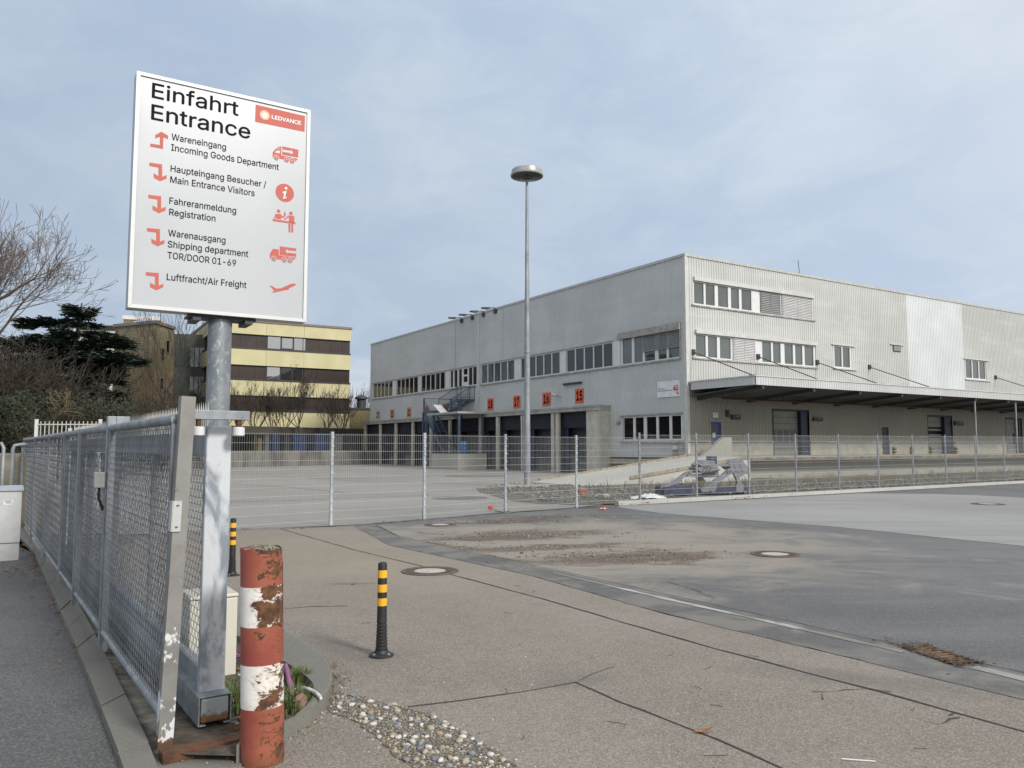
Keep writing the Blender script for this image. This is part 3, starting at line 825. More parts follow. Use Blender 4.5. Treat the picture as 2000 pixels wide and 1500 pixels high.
for i in range(260):
    a, q = R.uniform(0, 2 * pi), sqrt(R.random()) * br * .9; h = .035 * (1 - (q / br) ** 2) + bh - .03
    s = R.uniform(.008, .016); M = Matrix.Translation((q * cos(a), q * sin(a), h)) @ Matrix.Rotation(R.uniform(0, 6), 4, Vector((R.random(), R.random(), R.random())).normalized()) @ Matrix.Diagonal((s, s * .8, s * .6, 1))
    b.mesh([(1, 0, 0), (-1, 0, 0), (0, 1, 0), (0, -1, 0), (0, 0, 1), (0, 0, -1)], [(0, 2, 4), (2, 1, 4), (1, 3, 4), (3, 0, 4), (2, 0, 5), (1, 2, 5), (3, 1, 5), (0, 3, 5)], M)
b.build('concrete_fill', pmat('mossy concrete', (.17, .165, .13), .95, var=.6, scale=40), t)

# ------------------------------------------------------------------ flexible delineator posts
def delineator(px, py, label, rz):
    p = G(px, py)
    t = thing('delineator_post', label, 'flexible post', p, rz, 'black and yellow flexible posts')
    b = MB(); b.lathe([(.1, 0), (.1, .012), (.085, .02), (.06, .028), (.052, .05)], 32); b.build('base', M_RUBBER, t, smooth=True)
    b = MB()
    for a in (.4, 2.74, 3.9, 5.6): b.lathe([(.011, .018), (.011, .03)], 8, (.078 * cos(a), .078 * sin(a), 0))
    b.build('bolts', M_GALV, t)
    prof = [(.05, .03)]
    for i in range(9):
        z = .05 + i * .026; r = .05 - i * .0011
        prof += [(r - .005, z), (r - .005, z + .006), (r, z + .010), (r, z + .020)]
    prof += [(.040, .30), (.038, .50), (.037, .735), (.034, .748), (.02, .755)]
    b = MB(); b.lathe(prof, 28); b.build('post', M_RUBBER, t, smooth=True)
    for z in (.405, .515, .63):
        b = MB(); b.lathe([(.0392, z), (.0388, z + .062)], 28, cap=False); b.build('reflective_band', pmat('yellow band', (.78, .42, .025), .4, var=.08), t, smooth=True)
delineator(745, 1281, 'black and yellow flexible post standing alone on the open forecourt', 0.1)
delineator(453, 1124, 'black and yellow flexible post half beside the gate end post near the wire fence', 0.7)

# ------------------------------------------------------------------ white rusty cabinet behind the gate end
cp = G(452, 1331)
t = thing('control_cabinet', 'low off-white metal cabinet with rust freckles tucked behind the gate end', 'cabinet', cp, radians(32))
kc = NT('freckled white enamel'); f = kc.noise(28, 6, .75); z_ = kc.sep()
M_CAB = kc.done(kc.mix(kc.ramp(f, .62, .7), kc.mix(kc.noise(2, 4, .6), (.50, .48, .40), (.62, .6, .52)), (.26, .14, .06)), .5)
b = MB(); b.box(-.30, .03, 0, .36, .03, .60); b.build('body', M_CAB, t, bevel=.008)
b = MB(); b.box(-.305, .035, -.006, .365, .605, .63); b.build('lid', M_CAB, t, bevel=.008)
b = MB(); b.box(-.28, .01, .02, .34, 0, .03); b.build('plinth', M_DARK, t)
# ------------------------------------------------------------------ grey street cabinet at the left edge
cp = G(37, 1094)
t = thing('utility_cabinet', 'pale grey street cabinet with a white sticker standing on the pavement', 'cabinet', cp, radians(33.5))
M_UC = pmat('cabinet grey', (.46, .47, .465), .6, var=.07, scale=6)
b = MB(); b.box(-.85, 0, 0, .34, .26, 1.04); b.build('body', M_UC, t, bevel=.01)
b = MB(); b.box(-.84, -.006, .01, .33, 0, .252); b.lathe([(.02, 0), (.02, .004)], 12, (-.25, 0, .15)); b.build('plinth', M_UC, t, bevel=.006)
b = MB(); b.extr([(.02, -.025, 1.04), (.02, .36, 1.04), (.02, .36, 1.11), (.02, .0, 1.075), (.02, -.025, 1.068)], (-.89, 0, 0)); b.build('lid', pmat('lid blue grey', (.33, .36, .40), .5), t, bevel=.006)
b = MB(); b.box(-.235, -.11, -.0025, -.001, .83, .905); b.cur = 1
b.box(-.225, -.13, -.0035, -.0026, .888, .896); b.box(-.21, -.135, -.0035, -.0026, .872, .88); b.box(-.2, -.15, -.0035, -.0026, .855, .862); b.lathe([(.012, 0), (.012, .001)], 12, (-.13, -.0035, .855))
b.build('sticker', [M_WHITE, pmat('sticker print', (.1, .11, .25), .5)], t)
# ------------------------------------------------------------------ kerbed bed beside the bollard
outer = [(440, 1212), (500, 1226), (556, 1252), (603, 1282), (638, 1314), (650, 1345), (642, 1374), (610, 1409), (562, 1441), (520, 1460), (470, 1480)]
inner = [(440, 1236), (490, 1252), (540, 1283), (585, 1312), (611, 1333), (614, 1352), (606, 1372), (580, 1396), (540, 1424), (500, 1442), (462, 1458)]
KZ = .105
oo = blend([G(*p) for p in outer], 26); ii = blend([G(*p, KZ) for p in [(x, y - 2) for x, y in inner]], 26)
b = MB()
for k in range(26):
    g = .012 if k in (9, 16) else 0.0
    a0, a1 = oo[k].lerp(oo[k + 1], g), oo[k + 1].lerp(oo[k], g); c0, c1 = ii[k].lerp(ii[k + 1], g), ii[k + 1].lerp(ii[k], g)
    t0, t1 = a0.lerp(c0, .1), a1.lerp(c1, .1)
    b.face([(*t0.xy, KZ), (*t1.xy, KZ), (*c1.xy, KZ), (*c0.xy, KZ)])
    b.face([(*a0.xy, -.02), (*a1.xy, -.02), (*a1.xy, KZ - .015), (*a0.xy, KZ - .015)])
    b.face([(*a0.xy, KZ - .015), (*a1.xy, KZ - .015), (*t1.xy, KZ), (*t0.xy, KZ)])
    b.face([(*c1.xy, -.02), (*c0.xy, -.02), (*c0.xy, KZ), (*c1.xy, KZ)])
tag(b.build('kerb', M_KERB), kind='structure')
sheet('bed_soil', [*ii, G(300, 1490), G(360, 1400), Vector((-2.3, 6.6, 0))], .05, M_SOIL)
b = MB(); q = [G(x, y) for x, y in ((300, 1512), (472, 1500), (470, 1472), (455, 1452), (300, 1478))]
b.extr([(*p.xy, -.02) for p in q], (0, 0, .03)); tag(b.build('footing', M_KERB, tri=True), kind='structure')

def inpoly(p, poly):
    c = False; n = len(poly)
    for i in range(n):
        a, d = poly[i], poly[i - 1]
        if (a.y > p.y) != (d.y > p.y) and p.x < (d.x - a.x) * (p.y - a.y) / (d.y - a.y) + a.x: c = not c
    return c
def scatter(poly, n, r):
    xs = [p.x for p in poly]; ys_ = [p.y for p in poly]; o = []
    while len(o) < n:
        p = Vector((r.uniform(min(xs), max(xs)), r.uniform(min(ys_), max(ys_)), 0))
        if inpoly(p, poly): o.append(p)
    return o
_bm = bmesh.new(); bmesh.ops.create_icosphere(_bm, subdivisions=2, radius=1)
ICO = ([v.co.copy() for v in _bm.verts], [tuple(v.index for v in f.verts) for f in _bm.faces]); _bm.free()
_bm = bmesh.new(); bmesh.ops.create_icosphere(_bm, subdivisions=1, radius=1)
ICO1 = ([v.co.copy() for v in _bm.verts], [tuple(v.index for v in f.verts) for f in _bm.faces]); _bm.free()
def stone(mb, p, s, r, hi=False, flat_=.6):
    M = Matrix.Translation((p.x, p.y, p.z + s * flat_ * .45)) @ Matrix.Rotation(r.uniform(0, 2 * pi), 4, 'Z') @ Matrix.Rotation(r.uniform(-.3, .3), 4, 'X') @ Matrix.Diagonal((s, s * r.uniform(.55, .9), s * flat_ * r.uniform(.7, 1.1), 1))
    vs, fs = ICO if hi else ICO1
    o = Vector((r.uniform(-9, 9), r.uniform(-9, 9), 0))
    mb.mesh([v * (1 + .22 * mnoise.noise(v * 1.1 + o)) for v in vs], fs, M)
STONES = [pmat(n, c, .7, var=.18, scale=30) for n, c in (('white pebble', (.50, .485, .45)), ('tan pebble', (.31, .25, .165)), ('grey pebble', (.20, .20, .195)), ('blue grey pebble', (.16, .175, .195)), ('brown pebble', (.15, .105, .07)), ('cream pebble', (.36, .32, .25)))]
bed = [G(*p) for p in ((640, 1318), (660, 1350), (700, 1362), (790, 1382), (850, 1400), (905, 1430), (965, 1468), (1030, 1512), (1130, 1600), (860, 1600), (805, 1500), (760, 1465), (735, 1440), (700, 1412), (665, 1398), (642, 1392), (650, 1360))]
sheet('gravel_base', rough_line(bed + [bed[0]], .06, .02, 3)[:-1], .0042, pmat('grit', (.13, .115, .095), .95, var=.7, scale=60, bump=.01, bscale=90))
r = random.Random(5); b = MB()
for i, p in enumerate(scatter(bed, 2300, r)):
    big_one = r.random() < .09
    b.cur = r.choice((0, 1, 1, 2, 2, 2, 3, 4, 4, 5, 5)) if not big_one else r.choice((0, 0, 1, 2, 3, 5)); p.z = .004
    stone(b, p, r.uniform(.014, .027) if big_one else r.uniform(.004, .0115), r, big_one)
for p in scatter(bed, 3800, r):
    b.cur = r.choice((1, 2, 2, 4, 4, 5)); p.z = .004; stone(b, p, r.uniform(.003, .0065), r)
tag(b.build('pebble_gravel', STONES, smooth=True), 'rounded river pebbles spilling in a band across the forecourt', 'gravel', kind='stuff')
# loose stones and grit around the bed and across the paving
b = MB(); r = random.Random(9)
edge = [G(*p) for p in ((555, 1243), (600, 1268), (640, 1300), (690, 1322), (700, 1350), (655, 1395), (600, 1440), (565, 1470), (550, 1452), (640, 1390), (660, 1345), (640, 1308), (598, 1280), (556, 1252))]
for k in range(260):
    i = r.randrange(len(bed)); p = bed[i - 1].lerp(bed[i], r.random()) + Vector((r.gauss(0, .05), r.gauss(0, .05), 0)); b.cur = r.randrange(6); stone(b, p, r.uniform(.003, .011), r)
for p in scatter(edge, 110, r): b.cur = r.randrange(6); stone(b, p, r.uniform(.003, .013), r)
for p in scatter([G(560, 1200), G(900, 1140), G(1500, 1320), G(1500, 1500), G(600, 1500)], 90, r): b.cur = r.choice((0, 5, 2)); stone(b, p, r.uniform(.003, .008), r)
for p in scatter([G(300, 1490), G(470, 1505), G(470, 1450), G(420, 1380), G(380, 1400)], 60, r): b.cur = r.randrange(6); p.z = .02; stone(b, p, r.uniform(.004, .012), r)
for p in scatter(ii, 160, r): b.cur = r.choice((0, 2, 4, 5)); p.z = .05; stone(b, p, r.uniform(.005, .016), r)
tag(b.build('scattered_grit', STONES, smooth=True), 'loose grit and small stones strewn over the paving', 'grit', kind='stuff')
b = MB(); r = random.Random(19)
for c, rx, ry, n in ((G(980, 1018), 2.4, .35, 420), (G(1040, 1043), 2, .5, 420), (G(1180, 1085), 2.2, .5, 460), (G(1130, 1008), 1.6, .4, 220), (G(1700, 1255), .5, .15, 30), (G(850, 1060), .9, .2, 120), (G(1080, 1068), 2.2, .3, 260)):
    for i in range(n):
        p = c + Vector((r.gauss(0, rx / 2), r.gauss(0, ry / 1.6), 0)); b.cur = r.choice((0, 5, 2, 4, 4)); p.z = -.009; stone(b, p, r.uniform(.004, .018) * (1 if r.random() < .8 else 1.7), r)
for p in scatter([G(935, 956), G(1060, 982), G(1120, 986), G(1210, 982), G(1330, 972), G(1300, 955), G(1000, 945)], 900, r): b.cur = r.choice((2, 2, 3, 4, 5, 0)); p.z = .05; stone(b, p, r.uniform(.02, .07), r)
for i in range(1500):
    s = r.random(); p = (K0 + dk * (6 + 34 * s)) + nk * r.uniform(.8, 5); b.cur = r.choice((2, 4, 2, 5, 3)); p.z = .07; stone(b, p, r.uniform(.02, .08), r)
tag(b.build('rubble', [pmat('dusty rubble %d' % i, c, .9, var=.3, scale=9) for i, c in enumerate(((.27, .26, .24), (.17, .145, .11), (.14, .14, .138), (.12, .125, .13), (.11, .09, .07), (.21, .19, .15)))], smooth=True), 'gravel and small rubble along both sides of the wire fence', 'rubble', kind='stuff')

# leaves and twigs
LEAF = [pmat('leaf ' + n, c, .85, var=.3, scale=30) for n, c in (('brown', (.16, .085, .04)), ('russet', (.24, .11, .05)), ('grey', (.14, .11, .08)))]
def leaf(mb, p, s, r):
    M = Matrix.Translation(p) @ Matrix.Rotation(r.uniform(0, 6.28), 4, 'Z') @ Matrix.Rotation(r.uniform(-.5, .5), 4, 'X') @ Matrix.Diagonal((s, s * .6, s, 1))
    mb.mesh([(-1, 0, .05), (-.3, .5, .12), (.5, .4, .1), (1, 0, .3), (.4, -.5, .08), (-.4, -.45, .15), (0, 0, 0)], [(0, 6, 1), (1, 6, 2), (2, 6, 3), (3, 6, 4), (4, 6, 5), (5, 6, 0)], M)
b = MB(); r = random.Random(21)
for p in scatter(ii, 70, r): b.cur = r.randrange(3); p.z = .06; leaf(b, p, r.uniform(.015, .045), r)
fr_, to_ = GF.wld(Vector((-.12, .8, .02))), GF.wld(Vector((-.12, 12.5, .02)))
for i in range(420):
    p = fr_.lerp(to_, r.random() ** .7) + GF.x * r.gauss(0, .09); b.cur = r.randrange(3); p.z = .025; leaf(b, p, r.uniform(.015, .04), r)
for i in range(260):
    p = G(78, 1105) + Vector((r.gauss(0, .35), r.gauss(0, .5), 0)); b.cur = r.choice((0, 2, 2)); p.z = .008; leaf(b, p, r.uniform(.01, .03), r)
for i in range(90):
    p = G(1180, 992).lerp(G(1330, 972), r.random()) + Vector((r.gauss(0, .15), r.gauss(0, .25), 0)); b.cur = r.randrange(3); p.z = .03; leaf(b, p, r.uniform(.03, .08), r)
for i in range(60):
    p = G(1440, 975).lerp(G(1560, 962), r.random()) + Vector((r.gauss(0, .1), r.gauss(0, .15), 0)); b.cur = r.randrange(3); p.z = .03; leaf(b, p, r.uniform(.03, .08), r)
for px, py in ((953, 1098), (1378, 1426), (1740, 1243), (1434, 1056), (1370, 1429), (590, 1033), (575, 1032), (690, 1140)):
    b.cur = 1; leaf(b, G(px, py, .012), .05, r)
tag(b.build('leaf_litter', LEAF), 'dead brown leaves caught along kerbs and fence feet', 'leaf litter', kind='stuff')
b = MB(); r = random.Random(33)
for i in range(26):
    p = G(r.uniform(600, 1950), r.uniform(1120, 1480)); 
    if p.x > 1 and r.random() < .4: continue
    a = r.uniform(0, 6.28); L = r.uniform(.02, .07); d = Vector((cos(a), sin(a), 0)); e = Vector((-sin(a), cos(a), 0))
    p.z = .008
    b.tube([p, p + d * L + e * r.uniform(-.02, .02), p + d * 2 * L], .0018, 4)
tag(b.build('twigs', M_TAR), 'thin dark twigs lying here and there on the paving', 'twigs', kind='stuff')

# grass tufts in the bed
GR = [pmat('grass blade', (.075, .12, .03), .7, var=.35, scale=20), pmat('grass straw', (.22, .17, .08), .8, var=.3, scale=20)]
b = MB(); r = random.Random(2)
def tuft(c, n, rad, h):
    for i in range(n):
        a, q = r.uniform(0, 6.28), r.random() ** .6 * rad
        p = Vector((c.x + q * cos(a), c.y + q * sin(a), .05)); d = Vector((cos(a), sin(a), 0)) * r.uniform(.2, 1) + Vector((r.gauss(0, .3), r.gauss(0, .3), 0)); hh = h * r.uniform(.5, 1.1)
        s = Vector((-d.y, d.x, 0)).normalized() * .0035
        m1 = p + Vector((0, 0, hh * .6)) + d * hh * .25; e = p + Vector((0, 0, hh * .85)) + d * hh * .7
        b.cur = 0 if r.random() < .75 else 1
        b.face([p - s, p + s, m1 + s * .8, m1 - s * .8]); b.face([m1 - s * .8, m1 + s * .8, e])
for px, py, n, rad, h in ((576, 1378, 240, .12, .14), (560, 1390, 150, .12, .12), (572, 1332, 200, .10, .11), (440, 1385, 380, .2, .14), (460, 1370, 200, .14, .13), (432, 1350, 140, .14, .10), (600, 1330, 40, .03, .12)):
    tuft(G(px, py, .05), n, rad, h)
r2 = r
tag(b.build('grass', GR), 'short green grass growing in the kerbed bed', 'grass', kind='stuff')
b = MB(); r = random.Random(8)
for px, py, n in ((640, 1305, 40), (655, 1322, 45), (662, 1335, 30), (480, 1034, 30), (590, 1031, 22), (1450, 905, 0)):
    for i in range(n):
        p = G(px, py) + Vector((r.gauss(0, .05), r.gauss(0, .05), 0)); b.cur = 1; a = r.uniform(0, 6.28); d = Vector((cos(a), sin(a), .5)) * r.uniform(.03, .08); s = Vector((-d.y, d.x, 0)).normalized() * .003
        p.z = .004; b.face([p - s, p + s, p + d])
b.cur = 0
for i in range(500):
    s = r.random(); p = K0 + dk * (3 + 33 * s) + nk * r.uniform(2.2, 5.2); p.z = .1; h = r.uniform(.15, .5)
    for q in range(5):
        d = Vector((r.gauss(0, .25), r.gauss(0, .25), 1)) * h; e = Vector((.012, 0, 0)); b.cur = 1
        b.face([p - e, p + e, p + d])
tag(b.build('dry_weeds', [GR[0], pmat('dead weed', (.14, .115, .085), .9, var=.4, scale=3)]), 'dry brown weeds tufted along joints and below the platform', 'weeds', kind='stuff')

# conduit and hose ends
b = MB(); c = [G(558, 1300, .09), G(562, 1318, .12), G(566, 1336, .11), G(571, 1352, .08), G(573, 1362, .05)]
b.tube(blend(c, 10), .018, 12); tag(b.build('conduit', pmat('magenta plastic', (.30, .09, .24), .45), smooth=True), 'magenta plastic conduit end curving out of the bed soil', 'conduit')
b = MB(); c = [G(456, 1282, .09), G(476, 1282, .10)]
b.tube(c, .02, 12); tag(b.build('conduit', pmat('purple plastic', (.25, .07, .22), .45), smooth=True), 'purple conduit stub running from the white cabinet towards the bollard', 'conduit')
b = MB(); c = [G(584, 1347, .06), G(592, 1344, .10), G(602, 1346, .12), G(615, 1352, .12), G(627, 1363, .115)]
cc = blend(c, 14); b.tube(cc, .0135, 14, False); b.tube(cc[-2:], .010, 12); tag(b.build('hose', pmat('white plastic hose', (.7, .68, .66), .4), smooth=True), 'short white hose stub lying over the bed kerb', 'hose')
b = MB(); p = G(588, 1376, .08)
M = Matrix.Translation(p) @ Matrix.Diagonal((.05, .06, .07, 1)); b.mesh([v * (1 + .2 * mnoise.noise(v * 1.3)) for v in ICO[0]], ICO[1], M)
tag(b.build('stone', pmat('reddish stone', (.24, .15, .11), .8, var=.3, scale=12), smooth=True), 'reddish brown stone sitting in the bed beside the grass tuft', 'stone')
b = MB(); b.tube([G(1644, 1482, .006), G(1710, 1487, .006)], .004, 6); tag(b.build('stick', M_WHITE), 'thin white stick lying on the near right paving', 'stick')

# ------------------------------------------------------------------ manhole covers and drains
M_IRON = pmat('rusty cast iron', (.115, .085, .065), .75, .2, var=.4, scale=18, bump=.004, bscale=70)
M_INFILL = pmat('cover concrete', (.40, .385, .35), .8, var=.2, scale=14)
def manhole(px, py, wpx, label, z=0.0):
    p = G(px, py); rr = wpx / FPX * p.y / 2
    t = thing('manhole_cover', label, 'manhole cover', p + Vector((0, 0, z)), R.uniform(0, 3))
    b = MB(); b.lathe([(rr, -.02), (rr, .012), (rr * .86, .014), (rr * .84, .006), (rr * .82, .013), (rr * .56, .012), (rr * .55, .006)], 48, cap=False)
    for i in range(36):
        a = 2 * pi * i / 36
        M = Matrix.Rotation(a, 4, 'Z'); b.box(rr * .60, rr * .79, -.012, .012, .0125, .017, M)
    b.build('rim', M_IRON, t)
    b = MB(); b.lathe([(rr * .55, .004), (rr * .55, .0095), (.001, .011)], 40); b.build('infill', M_INFILL, t)
manhole(840, 1116, 110, 'round iron manhole cover with pale infill on the tar joint nearest the viewer')
manhole(1514, 1082, 92, 'rusty round manhole cover with white infill in the dark asphalt', -.009)
manhole(860, 1024.5, 62, 'round manhole cover close to the foot of the wire fence', -.009)
manhole(1930, 984.5, 60, 'round manhole cover in the pale lane towards the right edge', -.005)
p = G(897, 972); b = MB(); b.lathe([(.95, -.03), (.95, -.006), (.0, -.004)], 40, p); tag(b.build('drain_cover', pmat('dark wet cover', (.12, .115, .11), .6, var=.4)), 'large dark round cover in the yard behind the fence', 'drain cover')
c0, c1, c2, c3 = G(1766, 1268), G(1842, 1263), G(1905, 1290), G(1835, 1302)
q = [G(1772, 1271), G(1820, 1266), G(1902, 1292), G(1862, 1302)]
ex = (q[2] - q[1]).normalized(); DF = Frame((q[0] + q[2]) / 2, math.degrees(atan2(ex.y, ex.x)))
t = thing('drain_grate', 'rusty slotted drain grate with leaf debris at the gutter edge', 'drain grate', DF.o + Vector((0, 0, .0)), DF.a)
Lx, Ly = .27, .125
b = MB()
b.box(-Lx, Lx, -Ly, -Ly + .03, -.02, .017); b.box(-Lx, Lx, Ly - .03, Ly, -.02, .017); b.box(-Lx, -Lx + .03, -Ly + .03, Ly - .03, -.02, .017); b.box(Lx - .03, Lx, -Ly + .03, Ly - .03, -.02, .017)
b.build('frame', M_IRON, t)
b = MB()
for i in range(7):
    x = -Lx + .07 + i * .067; b.box(x - .017, x + .017, -Ly + .03, Ly - .03, -.02, .016, Matrix.Identity(4))
b.build('bars', pmat('rust orange iron', (.15, .085, .04), .8, var=.3, scale=14), t)
b = MB(); b.box(-Lx + .03, Lx - .03, -Ly + .03, Ly - .03, .0095, .011); b.build('sump', M_DARK, t)
b = MB(); r = random.Random(4)
for i in range(420):
    a = r.random(); side = r.choice((0, 1, 2, 3))
    p = Vector((r.uniform(-Lx - .1, Lx + .1), r.choice((-1, 1)) * (Ly + r.gauss(-.02, .035)), 0)) if side < 2 else Vector((r.choice((-1, 1)) * (Lx + r.gauss(0, .06)), r.uniform(-Ly, Ly), 0))
    b.cur = r.randrange(3); w = DF.wld(p); w.z = .018; leaf(b, w, r.uniform(.008, .026), r)
tag(b.build('leaf_debris', [pmat('debris %d' % i, c, .9, var=.3, scale=30) for i, c in enumerate(((.07, .045, .028), (.12, .07, .04), (.09, .075, .055)))]), 'matted leaf debris ringing the rusty drain grate', 'leaf litter', kind='stuff')
DF2 = Frame(G(928, 929.5), GRID)
t = thing('channel_drain', 'long rusty slotted channel drain across the yard before the loading docks', 'drain grate', DF2.o, 0)
b = MB()
for i in range(26): b.box(-1.7 + i * .13, -1.7 + i * .13 + .06, -.45, .45, -.02, .0)
b.build('bars', M_IRON, t)
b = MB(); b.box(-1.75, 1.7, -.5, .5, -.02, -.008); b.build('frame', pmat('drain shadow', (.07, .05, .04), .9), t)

# ------------------------------------------------------------------ welded wire fence across the yard entrance
M_FW = pmat('bright zinc wire', (.46, .465, .45), .5, .15, var=.1, scale=2)
M_FP = m_galv('fence post zinc', 1.35); M_FPD = m_galv('dull fence post zinc', .8)
posts1 = [G(646, 1025), G(828, 1014), G(987, 1000), G(1126, 990)]
d1 = (posts1[3] - posts1[0]) / 3
first = [posts1[0] + d1 * k for k in (-2, -1)] + posts1
K = K0 + nk * .08
def on_line(px, a, d):
    r_ = ray(px, 900); r2_ = Vector((r_.x, r_.y)); # intersect bearing with ground line
    den = d.x * r2_.y - d.y * r2_.x
    return a + d * ((-(a.x * r2_.y - a.y * r2_.x)) / den)
second = [on_line(x, K, dk) for x in (1249, 1360, 1462, 1554, 1638, 1715, 1782.5, 1847, 1905.5, 1961)]
st_ = (second[-1] - second[0]) / 9
second += [second[-1] + st_ * k for k in (1, 2)]
allp = [(p, 0.0) for p in first] + [(p, .1) for p in second]
wf = thing('wire_fence', 'galvanised double-wire mesh fence on slim posts closing off the yard', 'fence', (0, 0, 0))
def top_z(px, py, p): d = ray(px, py); return EYE + d.z * (p.y / d.y)
for i, (p, z) in enumerate(allp):
    nx = allp[min(i + 1, len(allp) - 1)][0] - allp[max(i - 1, 0)][0]; a = atan2(nx.y, nx.x)
    h = 2.02 if i < 6 else 2.12 + min(.1, (i - 6) * .012)
    M = Matrix.Translation(p) @ Matrix.Rotation(a, 4, 'Z')
    b = MB(); b.box(-.03, .03, -.02, .02, z - .02, h, M); b.box(-.034, .034, -.024, .024, h, h + .015, M)
    if i < 7: b.box(-.038, .038, -.028, .028, z, z + .22, M)
    for q in range(9): b.box(-.036, .036, -.036, -.02, .3 + q * .2 + z * .5, .34 + q * .2 + z * .5, M)
    b.build('post', M_FP if i < 6 else M_FPD, wf)
for i in range(len(allp) - 1):
    p, z = allp[i]; q, zq = allp[i + 1]
    d = (q - p).normalized(); e = Vector((-d.y, d.x, 0)) * -.034
    L = (q - p).length
    zl, zh = max(z, zq) + .09, (2.0 if i < 6 else 2.09 + min(.1, (i - 6) * .012))
    if i == 5: zl = .12
    b = MB(); n = int((L - .06) / .05)
    for k in range(n + 1):
        s = .03 + (L - .06) * k / n
        w = p + d * s + e
        b.tube([(w.x, w.y, zl), (w.x, w.y, zh)], .0027, 3, False)
    for k in range(11):
        zz_ = zl + .02 + (zh - zl - .05) * k / 10
        for o_ in (-.008, .008):
            a_, c_ = p + d * .02 + e * (1 + o_ * 30), q - d * .02 + e * (1 + o_ * 30)
            b.tube([(a_.x, a_.y, zz_), (c_.x, c_.y, zz_)], .0038, 3, False)
    b.build('wire_panel', M_FW, wf)

# ------------------------------------------------------------------ lamp post
lpz = .1
lp_ = G(1030, 947, lpz); lp_.z = lpz
t = thing('lamp_post', 'tall galvanised lamp post with a shallow round lamp head', 'street lamp', lp_)
d = ray(1026, 343); lz = EYE + d.z * lp_.y / d.y - lpz
hr = 33 / FPX * lp_.y
b = MB(); b.tube([(0, 0, 0), (0, 0, lz * .45), (0, 0, lz)], [.135, .115, .055], 20); b.box(-.06, .06, -.15, -.1, .5, 1.0); b.lathe([(.14, lz * .42), (.122, lz * .425)], 18)
b.build('pole', M_GALV, t, smooth=True)
b = MB(); b.lathe([(.16, 0), (hr * .98, .0), (hr, .03), (hr, .09), (hr * .97, .105), (hr * .94, .12), (hr * .93, .27), (hr * .88, .30), (hr * .5, .32), (.01, .33)], 48, (0, 0, lz - .05), cap=False)
M_LAMP = pmat('lamp aluminium', (.40, .395, .375), .3, .55, var=.08)
b.build('lamp_head', M_LAMP, t, smooth=True)
b = MB(); b.lathe([(hr * .93, -.012), (hr * .9, -.02), (.3, -.05), (.22, -.13), (.06, -.15)], 40, (0, 0, lz - .04)); b.build('lamp_glass', pmat('dark lamp glass', (.035, .04, .042), .25, ior=1.5), t, smooth=True)
b = MB(); b.box(-.9, .9, -.45, .5, -.1, .0); 
o = b.build('footing', M_KERB2, t, bevel=.03)
# ------------------------------------------------------------------ warehouse
wc = G(1346, 940); wc = D(1344, 891, 44.7); wc = Vector((wc.x, wc.y, 0))
WF = Frame(wc, GRID)
def WL(px, py, d=0.0):
    p = WF.onx(px, py, -d); return p.y, p.z
def WR(px, py, d=0.0):
    p = WF.ony(px, py, -d); return p.x, p.z
RZ = (WL(1339.3, 499.8)[1] + WR(1500, 528)[1]) / 2
LL = WL(724.6, 674.5)[0]
RL = 62.0
wh = thing('warehouse', 'large pale corrugated metal warehouse with ribbon windows and loading docks', 'warehouse', wc, WF.a)
def clad_mat(name, base, band=0.5, streak=.5):
    k = NT(name)
    bands = k.noise(1.0, 3, .6, k.map((.18, .18, 1.15)), dist=.25)
    v = k.noise(1.2, 5, .65, k.map((2.2, 2.2, .12)))
    pat = k.noise(.30, 4, .6)
    c = k.mix(k.ramp(pat, .35, .7), mul(base, .93), mul(base, 1.05))
    c = k.mix(k.ramp(bands, .53, .60, 0, band), c, mul(base, 1.14))
    c = k.mix(k.ramp(bands, .48, .36, 0, band * .6), c, mul(base, .88))
    c = k.mix(k.ramp(v, .58, .8, 0, streak), c, mul(base, .62))
    return k.done(c, .5, 0, .4)
M_CLAD = clad_mat('weathered cladding', (.495, .508, .49), .45, .6)
M_CLADL = clad_mat('sky tinted long cladding', (.49, .51, .52), .3, .4)  # bluish skylight on this side is mixed into the base colour
M_CLADN = clad_mat('newer cladding', (.62, .65, .655), .1, .15)
M_TRIM = pmat('pale trim', (.50, .50, .48), .5, var=.12, scale=2)
M_SILL = pmat('stained sill', (.30, .285, .265), .6, var=.35, scale=3)
M_CORE = pmat('dark interior', (.03, .03, .032), .9)
M_GLR = m_glass('grey green glass', (.055, .068, .064), 1.9)
M_GLD = m_glass('dark window glass', (.018, .022, .024), 1.6)
M_GLB = m_glass('black glass', (.010, .010, .011), 1.45)
M_BLIND = pmat('aluminium slats', (.50, .50, .50), .45, .2, var=.08, scale=2)
M_BLINDD = pmat('grey slats', (.23, .235, .235), .5, .2, var=.1, scale=2)
RP = lambda a, z, d: (a, -d, z)              # right face: along x, out along -y
LP = lambda a, z, d: (-d, a, z)              # left face: along y, out along -x
def fb(mb, P, a0, a1, z0_, z1_, d0, d1):
    vs = [P(a, z, d) for d in (d0, d1) for z in (z0_, z1_) for a in (a0, a1)]
    fs = [(0, 1, 3, 2), (4, 6, 7, 5), (0, 4, 5, 1), (2, 3, 7, 6), (0, 2, 6, 4), (1, 5, 7, 3)]
    if P is LP: fs = [tuple(reversed(f)) for f in fs]
    mb.mesh(vs, [tuple(reversed(f)) for f in fs])
PITCHR = .2
